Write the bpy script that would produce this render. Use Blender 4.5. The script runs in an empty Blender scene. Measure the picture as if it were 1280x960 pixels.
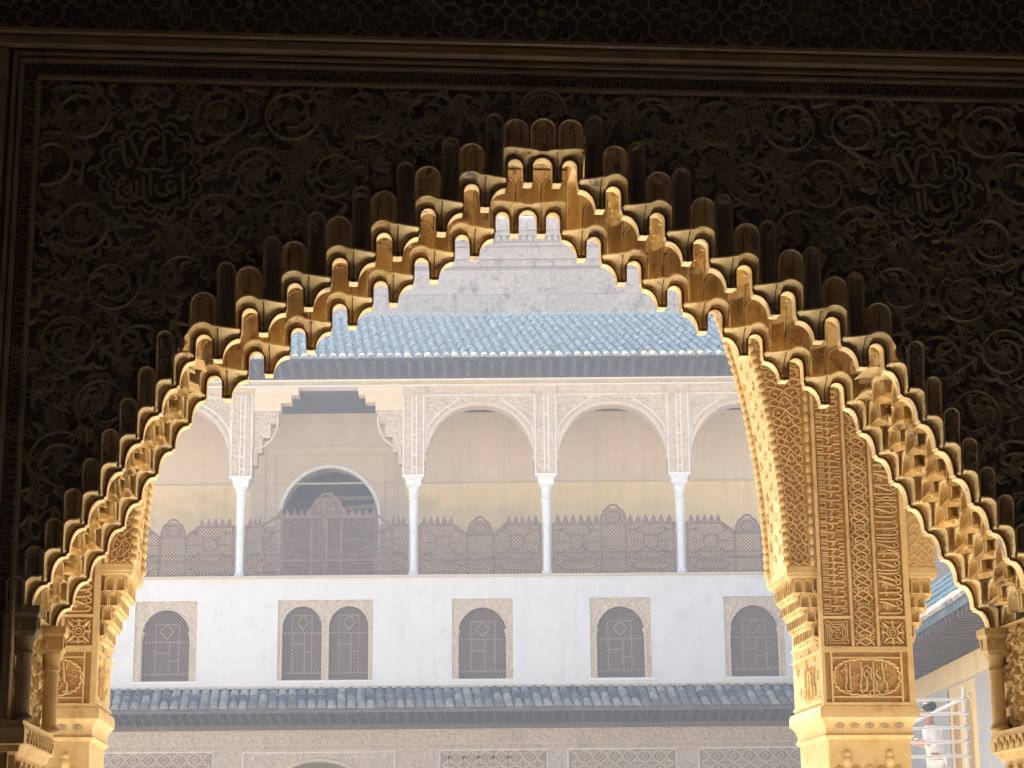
import bpy, bmesh, math, random
from math import sin, cos, pi, radians, sqrt, atan2
from mathutils import Vector, Matrix

scene = bpy.context.scene
COL = scene.collection
random.seed(7)

# ------------------------------------------------------------------ camera, sky, sun, exposure
cam_d = bpy.data.cameras.new('camera')
cam_d.sensor_width = 36.0
cam_d.lens = 36.0 * 2500 / 1280
cam_d.clip_start = 0.1
cam_d.clip_end = 2000
cam = bpy.data.objects.new('camera', cam_d)
COL.objects.link(cam)
cam.location = (0, 0, 1.6)
cam.rotation_euler = (Matrix.Rotation(radians(104.0), 3, 'X') @ Matrix.Rotation(radians(-0.5), 3, 'Z')).to_euler()
scene.camera = cam

SUN_EL, SUN_AZ = radians(46.5), radians(-16)          # azimuth from +Y towards +X
world = bpy.data.worlds.new('World')
scene.world = world
world.use_nodes = True
wn = world.node_tree
wn.nodes.clear()
sky = wn.nodes.new('ShaderNodeTexSky')
sky.sky_type = 'NISHITA'
sky.sun_disc = False
sky.sun_elevation = SUN_EL
sky.sun_rotation = SUN_AZ
sky.air_density = 1.0
sky.dust_density = 3.0
sky.ozone_density = 0.4
bg = wn.nodes.new('ShaderNodeBackground')
bg.inputs['Strength'].default_value = 0.10
wo = wn.nodes.new('ShaderNodeOutputWorld')
wn.links.new(sky.outputs[0], bg.inputs[0])
wn.links.new(bg.outputs[0], wo.inputs[0])

sun_d = bpy.data.lights.new('sun', 'SUN')
sun_d.energy = 5.0
sun_d.angle = radians(0.53)
sun_d.color = (1.0, 0.94, 0.84)
sun = bpy.data.objects.new('sun', sun_d)
COL.objects.link(sun)
sd = Vector((sin(SUN_AZ) * cos(SUN_EL), cos(SUN_AZ) * cos(SUN_EL), sin(SUN_EL)))
sun.rotation_euler = sd.to_track_quat('Z', 'Y').to_euler()
sun.location = sd * 60

vs = scene.view_settings
scene.display_settings.display_device = 'sRGB'
vs.view_transform = 'Standard'
vs.look = 'None'
vs.gamma = 1.0
vs.use_curve_mapping = False
vs.exposure = 1.72

cy = scene.cycles
cy.use_denoising = True
cy.max_bounces = 10
cy.diffuse_bounces = 7
cy.glossy_bounces = 2
cy.transmission_bounces = 2
cy.volume_bounces = 1
cy.transparent_max_bounces = 4
cy.sample_clamp_indirect = 6.0
cy.caustics_reflective = False
cy.caustics_refractive = False

# ------------------------------------------------------------------ materials
def mat(name, c1, c2, scale=6.0, rough=0.85, bump=0.3, bscale=60.0, rnd=0.15, stain=None, stain_amt=0.5,
        stain_scale=3.0, stain2=None, stain2_amt=0.6, spec=0.25, gen=False, bdist=0.004):
    m = bpy.data.materials.new(name)
    m.use_nodes = True
    nt = m.node_tree
    N, L = nt.nodes, nt.links
    b = N['Principled BSDF']
    b.inputs['Roughness'].default_value = rough
    b.inputs['Specular IOR Level'].default_value = spec
    tc = N.new('ShaderNodeNewGeometry')
    oi = N.new('ShaderNodeObjectInfo')
    pos = tc.outputs['Position']
    n1 = N.new('ShaderNodeTexNoise')
    n1.inputs['Scale'].default_value = scale
    n1.inputs['Detail'].default_value = 6
    n1.inputs['Roughness'].default_value = 0.65
    L.new(pos, n1.inputs['Vector'])
    r1 = N.new('ShaderNodeMapRange')
    r1.inputs[1].default_value = 0.3
    r1.inputs[2].default_value = 0.7
    L.new(n1.outputs['Fac'], r1.inputs[0])
    mx = N.new('ShaderNodeMix')
    mx.data_type = 'RGBA'
    mx.inputs[6].default_value = (*c1, 1)
    mx.inputs[7].default_value = (*c2, 1)
    L.new(r1.outputs[0], mx.inputs[0])
    cur = mx.outputs[2]

    def layer(col, amt, sc, seed, lo, hi):
        nonlocal cur
        n = N.new('ShaderNodeTexNoise')
        n.noise_dimensions = '4D'
        n.inputs['W'].default_value = seed
        n.inputs['Scale'].default_value = sc
        n.inputs['Detail'].default_value = 8
        n.inputs['Roughness'].default_value = 0.7
        L.new(pos, n.inputs['Vector'])
        r = N.new('ShaderNodeMapRange')
        r.inputs[1].default_value = lo
        r.inputs[2].default_value = hi
        r.inputs[4].default_value = amt
        L.new(n.outputs['Fac'], r.inputs[0])
        q = N.new('ShaderNodeMix')
        q.data_type = 'RGBA'
        q.inputs[7].default_value = (*col, 1)
        L.new(r.outputs[0], q.inputs[0])
        L.new(cur, q.inputs[6])
        cur = q.outputs[2]
    if stain:
        layer(stain, stain_amt, stain_scale, 3.1, 0.52, 0.66)
    if stain2:
        layer(stain2, stain2_amt, stain_scale * 1.1, 9.4, 0.575, 0.63)
    if rnd:
        hv = N.new('ShaderNodeHueSaturation')
        rr = N.new('ShaderNodeMapRange')
        rr.inputs[3].default_value = 1 - rnd
        rr.inputs[4].default_value = 1 + rnd
        L.new(oi.outputs['Random'], rr.inputs[0])
        L.new(rr.outputs[0], hv.inputs['Value'])
        L.new(cur, hv.inputs['Color'])
        cur = hv.outputs['Color']
    L.new(cur, b.inputs['Base Color'])
    if bump:
        n2 = N.new('ShaderNodeTexNoise')
        n2.inputs['Scale'].default_value = bscale
        n2.inputs['Detail'].default_value = 5
        L.new(pos, n2.inputs['Vector'])
        bp = N.new('ShaderNodeBump')
        bp.inputs['Strength'].default_value = bump
        bp.inputs['Distance'].default_value = bdist
        L.new(n2.outputs['Fac'], bp.inputs['Height'])
        L.new(bp.outputs[0], b.inputs['Normal'])
    return m


def pattern_bump(m, scale, strength, dist, kind='voronoi'):
    """fine carved relief for surfaces too far away to show single pieces"""
    nt = m.node_tree
    N, L = nt.nodes, nt.links
    b = N['Principled BSDF']
    g = N.new('ShaderNodeNewGeometry')
    v = N.new('ShaderNodeTexVoronoi')
    v.inputs['Scale'].default_value = scale
    L.new(g.outputs['Position'], v.inputs['Vector'])
    bp = N.new('ShaderNodeBump')
    bp.inputs['Strength'].default_value = strength
    bp.inputs['Distance'].default_value = dist
    L.new(v.outputs['Distance'], bp.inputs['Height'])
    old = b.inputs['Normal'].links[0].from_socket if b.inputs['Normal'].links else None
    if old:
        L.new(old, bp.inputs['Normal'])
    L.new(bp.outputs[0], b.inputs['Normal'])
    return m


def streaks(m, amt=0.16):
    """faint rain streaks running down a plastered wall"""
    nt = m.node_tree
    N, L = nt.nodes, nt.links
    b = N['Principled BSDF']
    src = b.inputs['Base Color'].links[0].from_socket
    g = N.new('ShaderNodeNewGeometry')
    mp = N.new('ShaderNodeMapping')
    mp.inputs['Scale'].default_value = (3.2, 3.2, 0.22)
    n = N.new('ShaderNodeTexNoise')
    n.inputs['Scale'].default_value = 1.6
    n.inputs['Detail'].default_value = 7
    L.new(g.outputs['Position'], mp.inputs['Vector'])
    L.new(mp.outputs[0], n.inputs['Vector'])
    r = N.new('ShaderNodeMapRange')
    r.inputs[1].default_value = 0.5
    r.inputs[2].default_value = 0.75
    r.inputs[4].default_value = amt
    L.new(n.outputs['Fac'], r.inputs[0])
    x = N.new('ShaderNodeMix')
    x.data_type = 'RGBA'
    x.inputs[7].default_value = (0.36, 0.33, 0.28, 1)
    L.new(r.outputs[0], x.inputs[0])
    L.new(src, x.inputs[6])
    L.new(x.outputs[2], b.inputs['Base Color'])
    return m


M = {}
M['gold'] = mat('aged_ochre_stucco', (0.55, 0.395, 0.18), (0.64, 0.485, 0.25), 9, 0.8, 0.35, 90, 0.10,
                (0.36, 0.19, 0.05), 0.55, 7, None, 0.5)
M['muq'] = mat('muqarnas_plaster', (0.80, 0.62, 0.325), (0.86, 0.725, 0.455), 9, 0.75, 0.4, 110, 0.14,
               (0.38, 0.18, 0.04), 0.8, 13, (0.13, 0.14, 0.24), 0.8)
M['rim'] = mat('soot_brown_moulding', (0.11, 0.055, 0.018), (0.17, 0.09, 0.032), 20, 0.8, 0.2, 90, 0.2)
M['pground'] = mat('red_brown_relief_ground', (0.40, 0.23, 0.085), (0.48, 0.29, 0.12), 14, 0.9, 0.3, 90, 0)
M['fground'] = mat('grey_brown_relief_ground', (0.34, 0.27, 0.21), (0.40, 0.33, 0.26), 3, 0.9, 0.2, 40, 0)
M['dark'] = mat('dark_stucco', (0.185, 0.142, 0.09), (0.26, 0.20, 0.125), 8, 0.9, 0.3, 80, 0.14,
                (0.09, 0.065, 0.045), 0.5, 5)  # dark brown stucco for the wall carving, also put on the shadowed colonnette
M['darkg'] = mat('dark_stucco_ground', (0.035, 0.029, 0.025), (0.055, 0.044, 0.034), 8, 0.95, 0.3, 80, 0.0)  # near-black ground, much darker than the carved leaves on it
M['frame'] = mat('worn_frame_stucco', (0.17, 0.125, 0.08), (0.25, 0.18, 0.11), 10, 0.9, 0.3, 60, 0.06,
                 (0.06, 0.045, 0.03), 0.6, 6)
M['room'] = mat('dim_room_plaster', (0.27, 0.21, 0.145), (0.32, 0.25, 0.175), 2, 0.95, 0.1, 20, 0)
M['marble_floor'] = mat('marble_paving', (0.72, 0.66, 0.56), (0.80, 0.74, 0.64), 2, 0.5, 0.1, 15, 0.04)
M['ground'] = mat('pale_paving', (0.54, 0.455, 0.35), (0.62, 0.53, 0.41), 0.8, 0.8, 0.1, 12, 0)
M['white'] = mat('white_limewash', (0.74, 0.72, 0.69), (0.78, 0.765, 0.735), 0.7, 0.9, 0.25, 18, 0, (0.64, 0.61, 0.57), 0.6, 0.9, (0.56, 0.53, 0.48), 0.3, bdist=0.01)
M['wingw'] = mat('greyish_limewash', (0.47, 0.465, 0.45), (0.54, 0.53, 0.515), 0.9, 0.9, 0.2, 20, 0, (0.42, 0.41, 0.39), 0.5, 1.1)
M['wlat'] = mat('grey_brown_grille', (0.26, 0.175, 0.135), (0.32, 0.22, 0.175), 5, 0.8, 0.2, 60, 0.05)
M['channel'] = mat('dark_tile_channel', (0.016, 0.030, 0.045), (0.026, 0.044, 0.062), 3, 1.0, 0.3, 20, 0, spec=0.03)
M['muqf'] = mat('shade_darkened_plaster', (0.58, 0.45, 0.265), (0.70, 0.57, 0.36), 12, 0.8, 0.4, 110, 0.22, (0.16, 0.09, 0.035), 0.75, 11, (0.07, 0.075, 0.12), 0.8)  # darker copy of the muqarnas plaster: shade of the front niches in its colour
M['fst'] = pattern_bump(mat('pale_carved_stucco', (0.58, 0.455, 0.33), (0.66, 0.53, 0.40), 2.2, 0.9, 0.2, 40, 0.05,
                            (0.46, 0.36, 0.27), 0.5, 1.2), 11, 0.9, 0.05)
M['fsp'] = mat('plain_pale_stucco', (0.60, 0.475, 0.35), (0.67, 0.545, 0.41), 2.0, 0.9, 0.2, 40, 0.05)
M['fline'] = mat('white_stucco_lines', (0.80, 0.78, 0.74), (0.84, 0.82, 0.78), 5, 0.9, 0.1, 40, 0.03)
M['fochre'] = mat('ochre_plaster', (0.86, 0.62, 0.30), (0.89, 0.68, 0.37), 0.8, 0.9, 0.15, 20, 0, (0.56, 0.42, 0.25), 0.6, 0.7)
M['fgrey'] = mat('rough_grey_plaster', (0.74, 0.575, 0.405), (0.79, 0.63, 0.45), 1.0, 0.9, 0.2, 20, 0)
M['marble'] = mat('white_marble', (0.76, 0.76, 0.75), (0.82, 0.82, 0.81), 4, 0.5, 0.05, 30, 0.03)
M['lat'] = mat('brown_lattice_wood', (0.175, 0.105, 0.078), (0.24, 0.15, 0.115), 5, 0.8, 0.2, 60, 0.12)
M['eave'] = mat('dark_eave_wood', (0.055, 0.045, 0.045), (0.085, 0.068, 0.062), 5, 0.85, 0.2, 40, 0.2)
M['fascia'] = mat('brown_eave_beam', (0.13, 0.085, 0.075), (0.17, 0.115, 0.10), 4, 0.85, 0.2, 40, 0.05)
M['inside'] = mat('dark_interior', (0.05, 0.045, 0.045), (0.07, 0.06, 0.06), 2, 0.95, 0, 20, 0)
M['stone'] = mat('weathered_ashlar', (0.44, 0.325, 0.235), (0.62, 0.48, 0.37), 7.0, 0.95, 0.9, 9, 0.06,
                 (0.20, 0.15, 0.13), 0.8, 2.4, bdist=0.03)
M['mortar'] = mat('stone_joint', (0.34, 0.26, 0.19), (0.40, 0.31, 0.24), 2, 0.95, 0.3, 9, 0)
M['pipe'] = mat('white_painted_steel', (0.42, 0.42, 0.42), (0.50, 0.50, 0.50), 8, 0.45, 0.05, 60, 0.03)
M['cloth'] = mat('white_cotton', (0.56, 0.58, 0.62), (0.62, 0.64, 0.68), 9, 0.9, 0.4, 40, 0, bdist=0.01)
M['skin'] = mat('tanned_skin', (0.36, 0.19, 0.12), (0.42, 0.23, 0.15), 20, 0.6, 0.05, 90, 0)
M['hair'] = mat('dark_hair', (0.012, 0.010, 0.010), (0.02, 0.017, 0.015), 60, 0.6, 0.3, 200, 0)
M['red'] = mat('red_painted_edge', (0.42, 0.13, 0.05), (0.50, 0.19, 0.08), 12, 0.8, 0.2, 60, 0)
M['greyb'] = mat('grey_blue_paint', (0.24, 0.22, 0.24), (0.32, 0.29, 0.28), 20, 0.85, 0.1, 60, 0)
M['steel'] = mat('dark_steel_plate', (0.14, 0.13, 0.13), (0.18, 0.17, 0.17), 8, 0.6, 0.1, 40, 0)


def tile_mat(name, ramp):
    m = mat(name, (0.3, 0.3, 0.3), (0.3, 0.3, 0.3), 8, 1.0, 0.4, 40, 0.0, spec=0.03)
    nt = m.node_tree
    N, L = nt.nodes, nt.links
    b = N['Principled BSDF']
    oi = N.new('ShaderNodeObjectInfo')
    g = N.new('ShaderNodeNewGeometry')
    n = N.new('ShaderNodeTexNoise')
    n.inputs['Scale'].default_value = 3.5
    n.inputs['Detail'].default_value = 5
    L.new(g.outputs['Position'], n.inputs['Vector'])
    a = N.new('ShaderNodeMath')
    a.operation = 'MULTIPLY_ADD'
    a.inputs[1].default_value = 0.75
    L.new(n.outputs['Fac'], a.inputs[0])
    s = N.new('ShaderNodeMath')
    s.operation = 'MULTIPLY'
    s.inputs[1].default_value = 0.40
    L.new(g.outputs['Random Per Island'], s.inputs[0])
    s2 = N.new('ShaderNodeMath')
    s2.operation = 'MULTIPLY_ADD'
    s2.inputs[1].default_value = 0.55
    L.new(oi.outputs['Random'], s2.inputs[0])
    L.new(s.outputs[0], s2.inputs[2])
    s3 = N.new('ShaderNodeMath')
    s3.operation = 'SUBTRACT'
    s3.inputs[1].default_value = 0.36
    L.new(s2.outputs[0], s3.inputs[0])
    L.new(s3.outputs[0], a.inputs[2])
    cr = N.new('ShaderNodeValToRGB')
    cr.color_ramp.elements.remove(cr.color_ramp.elements[1])
    cr.color_ramp.elements[0].position = ramp[0][0]
    cr.color_ramp.elements[0].color = (*ramp[0][1], 1)
    for p, c in ramp[1:]:
        e = cr.color_ramp.elements.new(p)
        e.color = (*c, 1)
    L.new(a.outputs[0], cr.inputs[0])
    L.new(cr.outputs[0], b.inputs['Base Color'])
    return m


M['tile'] = tile_mat('weathered_roof_tile', [(0.12, (0.045, 0.070, 0.095)), (0.35, (0.10, 0.14, 0.17)), (0.55, (0.20, 0.23, 0.24)),
                                             (0.72, (0.40, 0.39, 0.36)), (0.95, (0.56, 0.48, 0.40))])
M['tileu'] = tile_mat('blue_grey_roof_tile', [(0.1, (0.030, 0.065, 0.100)), (0.45, (0.050, 0.098, 0.140)), (0.7, (0.085, 0.135, 0.170)), (0.95, (0.20, 0.22, 0.22))])
M['tileend'] = tile_mat('pale_tile_end', [(0.15, (0.16, 0.16, 0.16)), (0.5, (0.30, 0.28, 0.26)), (0.9, (0.48, 0.43, 0.38))])

streaks(M['white'], 0.10)
streaks(M['fochre'], 0.22)
streaks(M['fgrey'], 0.2)
streaks(M['fst'], 0.25)


# ------------------------------------------------------------------ mesh helpers
class MB:
    def __init__(self):
        self.v = []
        self.f = []

    def quad(self, a, b, c, d):
        n = len(self.v)
        self.v += [a, b, c, d]
        self.f.append((n, n + 1, n + 2, n + 3))

    def box(self, x0, x1, y0, y1, z0, z1):
        n = len(self.v)
        self.v += [(x0, y0, z0), (x1, y0, z0), (x1, y1, z0), (x0, y1, z0), (x0, y0, z1), (x1, y0, z1), (x1, y1, z1), (x0, y1, z1)]
        for q in ((0, 1, 5, 4), (1, 2, 6, 5), (2, 3, 7, 6), (3, 0, 4, 7), (4, 5, 6, 7), (3, 2, 1, 0)):
            self.f.append(tuple(n + i for i in q))
        return self

    def grid(self, rows, close_u=False):
        n = len(self.v)
        w = len(rows[0])
        for r in rows:
            self.v += [tuple(p) for p in r]
        for i in range(len(rows) - 1):
            for j in range(w if close_u else w - 1):
                k = (j + 1) % w
                self.f.append((n + i * w + j, n + i * w + k, n + (i + 1) * w + k, n + (i + 1) * w + j))
        return self

    def lathe(self, prof, seg=16, c=(0, 0), cap=True):
        rows = [[(c[0] + r * cos(2 * pi * k / seg), c[1] + r * sin(2 * pi * k / seg), z) for k in range(seg)] for r, z in prof]
        n = len(self.v)
        self.grid(rows, True)
        if cap:
            self.f.append(tuple(range(n + seg - 1, n - 1, -1)))
            m = n + (len(prof) - 1) * seg
            self.f.append(tuple(range(m, m + seg)))
        return self

    def sqloft(self, prof, c=(0, 0)):
        """square-plan mouldings: prof = (half x, half y, z)"""
        rows = [[(c[0] - a, c[1] - b, z), (c[0] + a, c[1] - b, z), (c[0] + a, c[1] + b, z), (c[0] - a, c[1] + b, z)] for a, b, z in prof]
        n = len(self.v)
        self.grid(rows, True)
        self.f.append((n + 3, n + 2, n + 1, n))
        m = n + 4 * (len(prof) - 1)
        self.f.append((m, m + 1, m + 2, m + 3))
        return self

    def tube(self, pts, r, seg=8):
        pts = [Vector(p) for p in pts]
        rs = r if isinstance(r, (list, tuple)) else [r] * len(pts)
        rows = []
        for i, p in enumerate(pts):
            t = (pts[min(i + 1, len(pts) - 1)] - pts[max(i - 1, 0)]).normalized()
            a = t.cross(Vector((0.31, 0.17, 0.93)))
            if a.length < 1e-3:
                a = t.cross(Vector((1, 0, 0)))
            a.normalize()
            b = t.cross(a)
            rows.append([tuple(p + (a * cos(2 * pi * k / seg) + b * sin(2 * pi * k / seg)) * rs[i]) for k in range(seg)])
        n = len(self.v)
        self.grid(rows, True)
        self.f.append(tuple(range(n + seg - 1, n - 1, -1)))
        m = n + (len(rows) - 1) * seg
        self.f.append(tuple(range(m, m + seg)))
        return self

    def ribbon(self, pts, w, h, y0=0.0, bev=0.3, closed=False, ridge=0.0, o=(0, 0)):
        """raised band along a 2-D path (x, z), standing h towards -y"""
        n = len(pts)
        ws = w if isinstance(w, (list, tuple)) else [w] * n
        rows = []
        for i in range(n):
            if closed:
                a, b = pts[i - 1], pts[(i + 1) % n]
            else:
                a, b = pts[max(i - 1, 0)], pts[min(i + 1, n - 1)]
            tx, tz = b[0] - a[0], b[1] - a[1]
            l = sqrt(tx * tx + tz * tz) or 1
            nx, nz = -tz / l, tx / l
            x, z = pts[i][0] + o[0], pts[i][1] + o[1]
            hw = ws[i] / 2
            row = [(x + nx * hw, y0, z + nz * hw), (x + nx * hw * (1 - bev), y0 - h, z + nz * hw * (1 - bev))]
            if ridge:
                row.append((x, y0 - h - ridge, z))
            row += [(x - nx * hw * (1 - bev), y0 - h, z - nz * hw * (1 - bev)), (x - nx * hw, y0, z - nz * hw)]
            rows.append(row)
        if closed:
            rows.append(rows[0])
        s = len(self.v)
        self.grid(rows)
        if not closed:
            k = len(rows[0])
            self.f.append(tuple(range(s, s + k)))
            e = s + (len(rows) - 1) * k
            self.f.append(tuple(range(e + k - 1, e - 1, -1)))
        return self

    def dome(self, cx, cz, rx, rz, h, y0=0, seg=10, rings=4):
        n = len(self.v)
        rows = []
        for i in range(rings):
            a = i / rings * pi / 2
            rows.append([(cx + rx * cos(a) * cos(2 * pi * k / seg), y0 - h * sin(a), cz + rz * cos(a) * sin(2 * pi * k / seg)) for k in range(seg)])
        self.grid(rows, True)
        t = len(self.v)
        self.v.append((cx, y0 - h, cz))
        b = n + (rings - 1) * seg
        for k in range(seg):
            self.f.append((b + k, b + (k + 1) % seg, t))
        return self

    def mesh(self, name, smooth=35):
        me = bpy.data.meshes.new(name)
        me.from_pydata(self.v, [], self.f)
        bm = bmesh.new()
        bm.from_mesh(me)
        bmesh.ops.remove_doubles(bm, verts=bm.verts, dist=1e-5)
        bmesh.ops.recalc_face_normals(bm, faces=bm.faces)
        bm.to_mesh(me)
        bm.free()
        if smooth:
            for p in me.polygons:
                p.use_smooth = True
            me.set_sharp_from_angle(angle=radians(smooth))
        me.update()
        return me


def obj(name, mesh, m, parent=None, loc=(0, 0, 0), rot=(0, 0, 0), scale=(1, 1, 1), label=None):
    if isinstance(mesh, MB):
        mesh = mesh.mesh(name)
    if not mesh.materials:
        mesh.materials.append(M[m] if isinstance(m, str) else m)
    o = bpy.data.objects.new(name, mesh)
    COL.objects.link(o)
    o.parent = parent
    o.location = loc
    o.rotation_euler = rot
    o.scale = scale if isinstance(scale, (tuple, list)) else (scale,) * 3
    if label:
        o['label'] = label
    return o


def thing(name, label, cat, loc=(0, 0, 0), rz=0, group=None):
    o = bpy.data.objects.new(name, None)
    COL.objects.link(o)
    o.location = loc
    o.rotation_euler = (0, 0, rz)
    o['label'] = label
    o['category'] = cat
    if group:
        o['group'] = group
    return o


def tag(o, label, cat, group=None):
    o['label'] = label
    o['category'] = cat
    if group:
        o['group'] = group
    return o


def struct(name, mb, m, loc=(0, 0, 0), rz=0):
    o = obj(name, mb, m, None, loc, (0, 0, rz))
    o['kind'] = 'structure'
    return o


def arc(cx, cz, r, a0, a1, n, rz=None):
    rz = rz or r
    return [(cx + r * cos(a0 + (a1 - a0) * i / n), cz + rz * sin(a0 + (a1 - a0) * i / n)) for i in range(n + 1)]


# near building frame: origin on the arch axis at floor level, turned by PHI
PHI = radians(4.9)
ORG = (0.1187, 6.7, 0.0)


def W(u, v, z):
    return (ORG[0] + u * cos(PHI) - v * sin(PHI), ORG[1] + u * sin(PHI) + v * cos(PHI), z)


HALF_PI = pi / 2
# ------------------------------------------------------------------ ground and the dim room behind the camera
g = MB()
g.quad((-200, -190, 0), (200, -190, 0), (200, 200, 0), (-200, 200, 0))
struct('ground', g, 'ground')
g = MB()
g.quad(W(-14, 0.66, 0.004), W(14, 0.66, 0.004), W(14, 9.0, 0.004), W(-14, 9.0, 0.004))
struct('pavement', g, 'marble_floor')
RV0 = -9.5
g = MB()
g.quad(W(-4.2, RV0, 0.006), W(4.2, RV0, 0.006), W(4.2, 0.66, 0.006), W(-4.2, 0.66, 0.006))
struct('room_floor', g, 'marble_floor')
for nm, a, b in (('room_wall_left', (-4.2, RV0), (-4.2, 0.0)), ('room_wall_right', (4.2, 0.0), (4.2, RV0)), ('room_wall_back', (4.2, RV0), (-4.2, RV0))):
    g = MB()
    g.quad(W(*a, 0), W(*b, 0), W(*b, 7.0), W(*a, 7.0))
    struct(nm, g, 'room')
g = MB()
g.quad(W(-4.2, RV0, 7.0), W(4.2, RV0, 7.0), W(4.2, 0.0, 7.0), W(-4.2, 0.0, 7.0))
struct('room_ceiling', g, 'room')

# ------------------------------------------------------------------ muqarnas arch: steps shared by the front and the rear rib
UK = [0.206 + 0.154 * k for k in range(7)]
ZK = [3.92 - 0.0945 * k for k in range(7)]
HU = [1.208 + 0.0575 * j for j in range(10)]
HZ = [3.353 - 0.0965 * j for j in range(10)]
HX = [0.09, 0.06, 0.045, 0.035, 0.03, 0.025, 0.02, 0.02, 0.02]      # how far the upper half-step niches reach above their ledge
HO = 0.13
STAIR = [(0.0, 0.148, 4.265)]
for k in range(7):
    STAIR.append((UK[k] - 0.058, UK[k] + 0.096, ZK[k] + 0.345))
STAIR.append((STAIR[-1][1], HU[0] + 0.0645, HZ[0] + 0.006))
for j in range(9):
    STAIR.append((STAIR[-1][1], HU[j] + HO, HZ[j] + HX[j]))

# outline of the niche heads in the face of the wall: (from, to, centre, half width, springing, rise)
HEADS = []
for c_ in (0.0, 0.0985):
    HEADS.append((c_ - 0.0445, c_ + 0.0445, c_, 0.0445, 4.0145 + 0.226 - 0.0445, 0.0445))
for k in range(7):
    HEADS.append((UK[k] - 0.057, UK[k] + 0.001, UK[k] - 0.028, 0.029, ZK[k] + 0.330 - 0.029, 0.029))
    HEADS.append((UK[k] + 0.006, UK[k] + 0.095, UK[k] + 0.0505, 0.0445, ZK[k] + 0.226 - 0.0445, 0.0445))
for j in range(9):
    HEADS.append((HU[j] + 0.0688, HU[j] + 0.1248, HU[j] + 0.0968, 0.028, HZ[j] + HX[j] - 0.004 - 0.028, 0.028))


def head_z(u):
    u = abs(u)
    for a, b, c, r, zs, h in HEADS:
        if a <= u <= b:
            return zs + h * sqrt(max(0.0, 1 - ((u - c) / r) ** 2))
    if u < 0.15:
        return 4.115
    for k in range(7):
        if UK[k] - 0.058 <= u <= UK[k] + 0.0965:
            return ZK[k] + 0.10
    if u <= HU[0] + 0.0688:
        return HZ[0] + 0.006
    for j in range(9):
        if u <= HU[j] + HO:
            return HZ[j] - 0.0965
    return HZ[9]


def face_strips(u1):
    us_ = {0.0, u1}
    for a, b, c, r, zs, h in HEADS:
        for i in range(13):
            us_.add(round(max(0, c - r * cos(pi * i / 12)), 5))
        us_.add(max(0, round(a - 0.0001, 5)))
        us_.add(round(b + 0.0001, 5))
    us_.update((STAIR[8][0], STAIR[8][1], HU[9] + 0.07))
    return sorted(x for x in us_ if 0 <= x <= u1)


def stair_top(u):
    u = abs(u)
    return head_z(u)


def loft_body(cont, top, ledge=True, deep=0.05, rib=0.0):
    """one muqarnas block: moulded rim along its lower contour, hollow flare up to its ledge, thin underside"""
    rim = [(0.0, 0.004), (0.0005, -0.004), (0.0035, -0.007), (0.0065, -0.004), (0.0068, 0.002), (0.0085, 0.002),
           (0.0088, -0.003), (0.0125, -0.004), (0.0150, -0.001), (0.0153, 0.006)]
    fan = [(0.15, 0.014), (0.3, 0.013), (0.45, 0.006), (0.6, -0.005), (0.75, -0.020), (0.88, -0.036), (1.0, -0.054)]
    cols = []
    for c, t in zip(cont, top):
        dx, dz = t[0] - c[0], t[1] - c[1]
        l = sqrt(dx * dx + dz * dz) + 1e-6
        s = min(1.0, l / 0.034)
        lk = (0.82 + 0.18 * math.exp(-((abs(t[0]) - rib) / 0.030) ** 2)) * min(1.0, l / 0.022)
        col = [(c[0], deep, c[1])]
        for d, v in rim:
            q = d * s / l
            col.append((c[0] + dx * q, v, c[1] + dz * q))
        q0 = 0.0153 * s / l
        for f, v in fan:
            q = q0 + (1 - q0) * f
            vv = v * min(1, l / 0.05) if v > 0 else v * lk
            if abs(c[0] - rib) < 1e-4 and f < 0.95:
                vv -= 0.006
            col.append((c[0] + dx * q, vv, c[1] + dz * q))
        if ledge:
            col.append((t[0], -0.054 * lk - 0.005, t[1] + 0.002))
            col.append((t[0], -0.054 * lk - 0.004, t[1] + 0.008))
            col.append((t[0], 0.004, t[1] + 0.009))
        else:
            col.append((t[0], 0.02, t[1] + 0.001))
            col.append((t[0], 0.03, t[1] + 0.001))
            col.append((t[0], 0.03, t[1] + 0.002))
        cols.append(col)
    mb = MB()
    mb.grid(cols)
    last = cols[-1]
    mb.grid([last, [(p[0], deep, p[2]) for p in last]])
    return mb


def rim_lines(cont, top, rib=None):
    mb = MB()
    for d, r in ((0.0038, 0.0038), (0.0115, 0.0025)):
        pts = []
        for c, t in zip(cont, top):
            dx, dz = t[0] - c[0], t[1] - c[1]
            l = sqrt(dx * dx + dz * dz) + 1e-6
            q = d * min(1.0, l / 0.034) / l
            p_ = (c[0] + dx * q, -0.0062 if d < 0.005 else -0.0035, c[1] + dz * q)
            if not pts or (Vector(p_) - Vector(pts[-1])).length > 0.0015:
                pts.append(p_)
        mb.tube(pts, r, 5)
    if rib is not None:
        for x, z0, z1 in rib:
            mb.tube([(x, -0.005, z0), (x, 0.006, z0 + 0.2 * (z1 - z0)), (x, 0.001, z0 + 0.4 * (z1 - z0)), (x, -0.012, z0 + 0.6 * (z1 - z0)), (x, -0.030, z0 + 0.8 * (z1 - z0)), (x, -0.056, z1 - 0.006)], 0.0022, 5)
    return mb


def interp(keys, n):
    out = []
    for (a, b), m in zip(zip(keys[:-1], keys[1:]), n):
        out += [(a[0] + (b[0] - a[0]) * i / m, a[1] + (b[1] - a[1]) * i / m) for i in range(m)]
    out.append(keys[-1])
    return out


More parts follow.
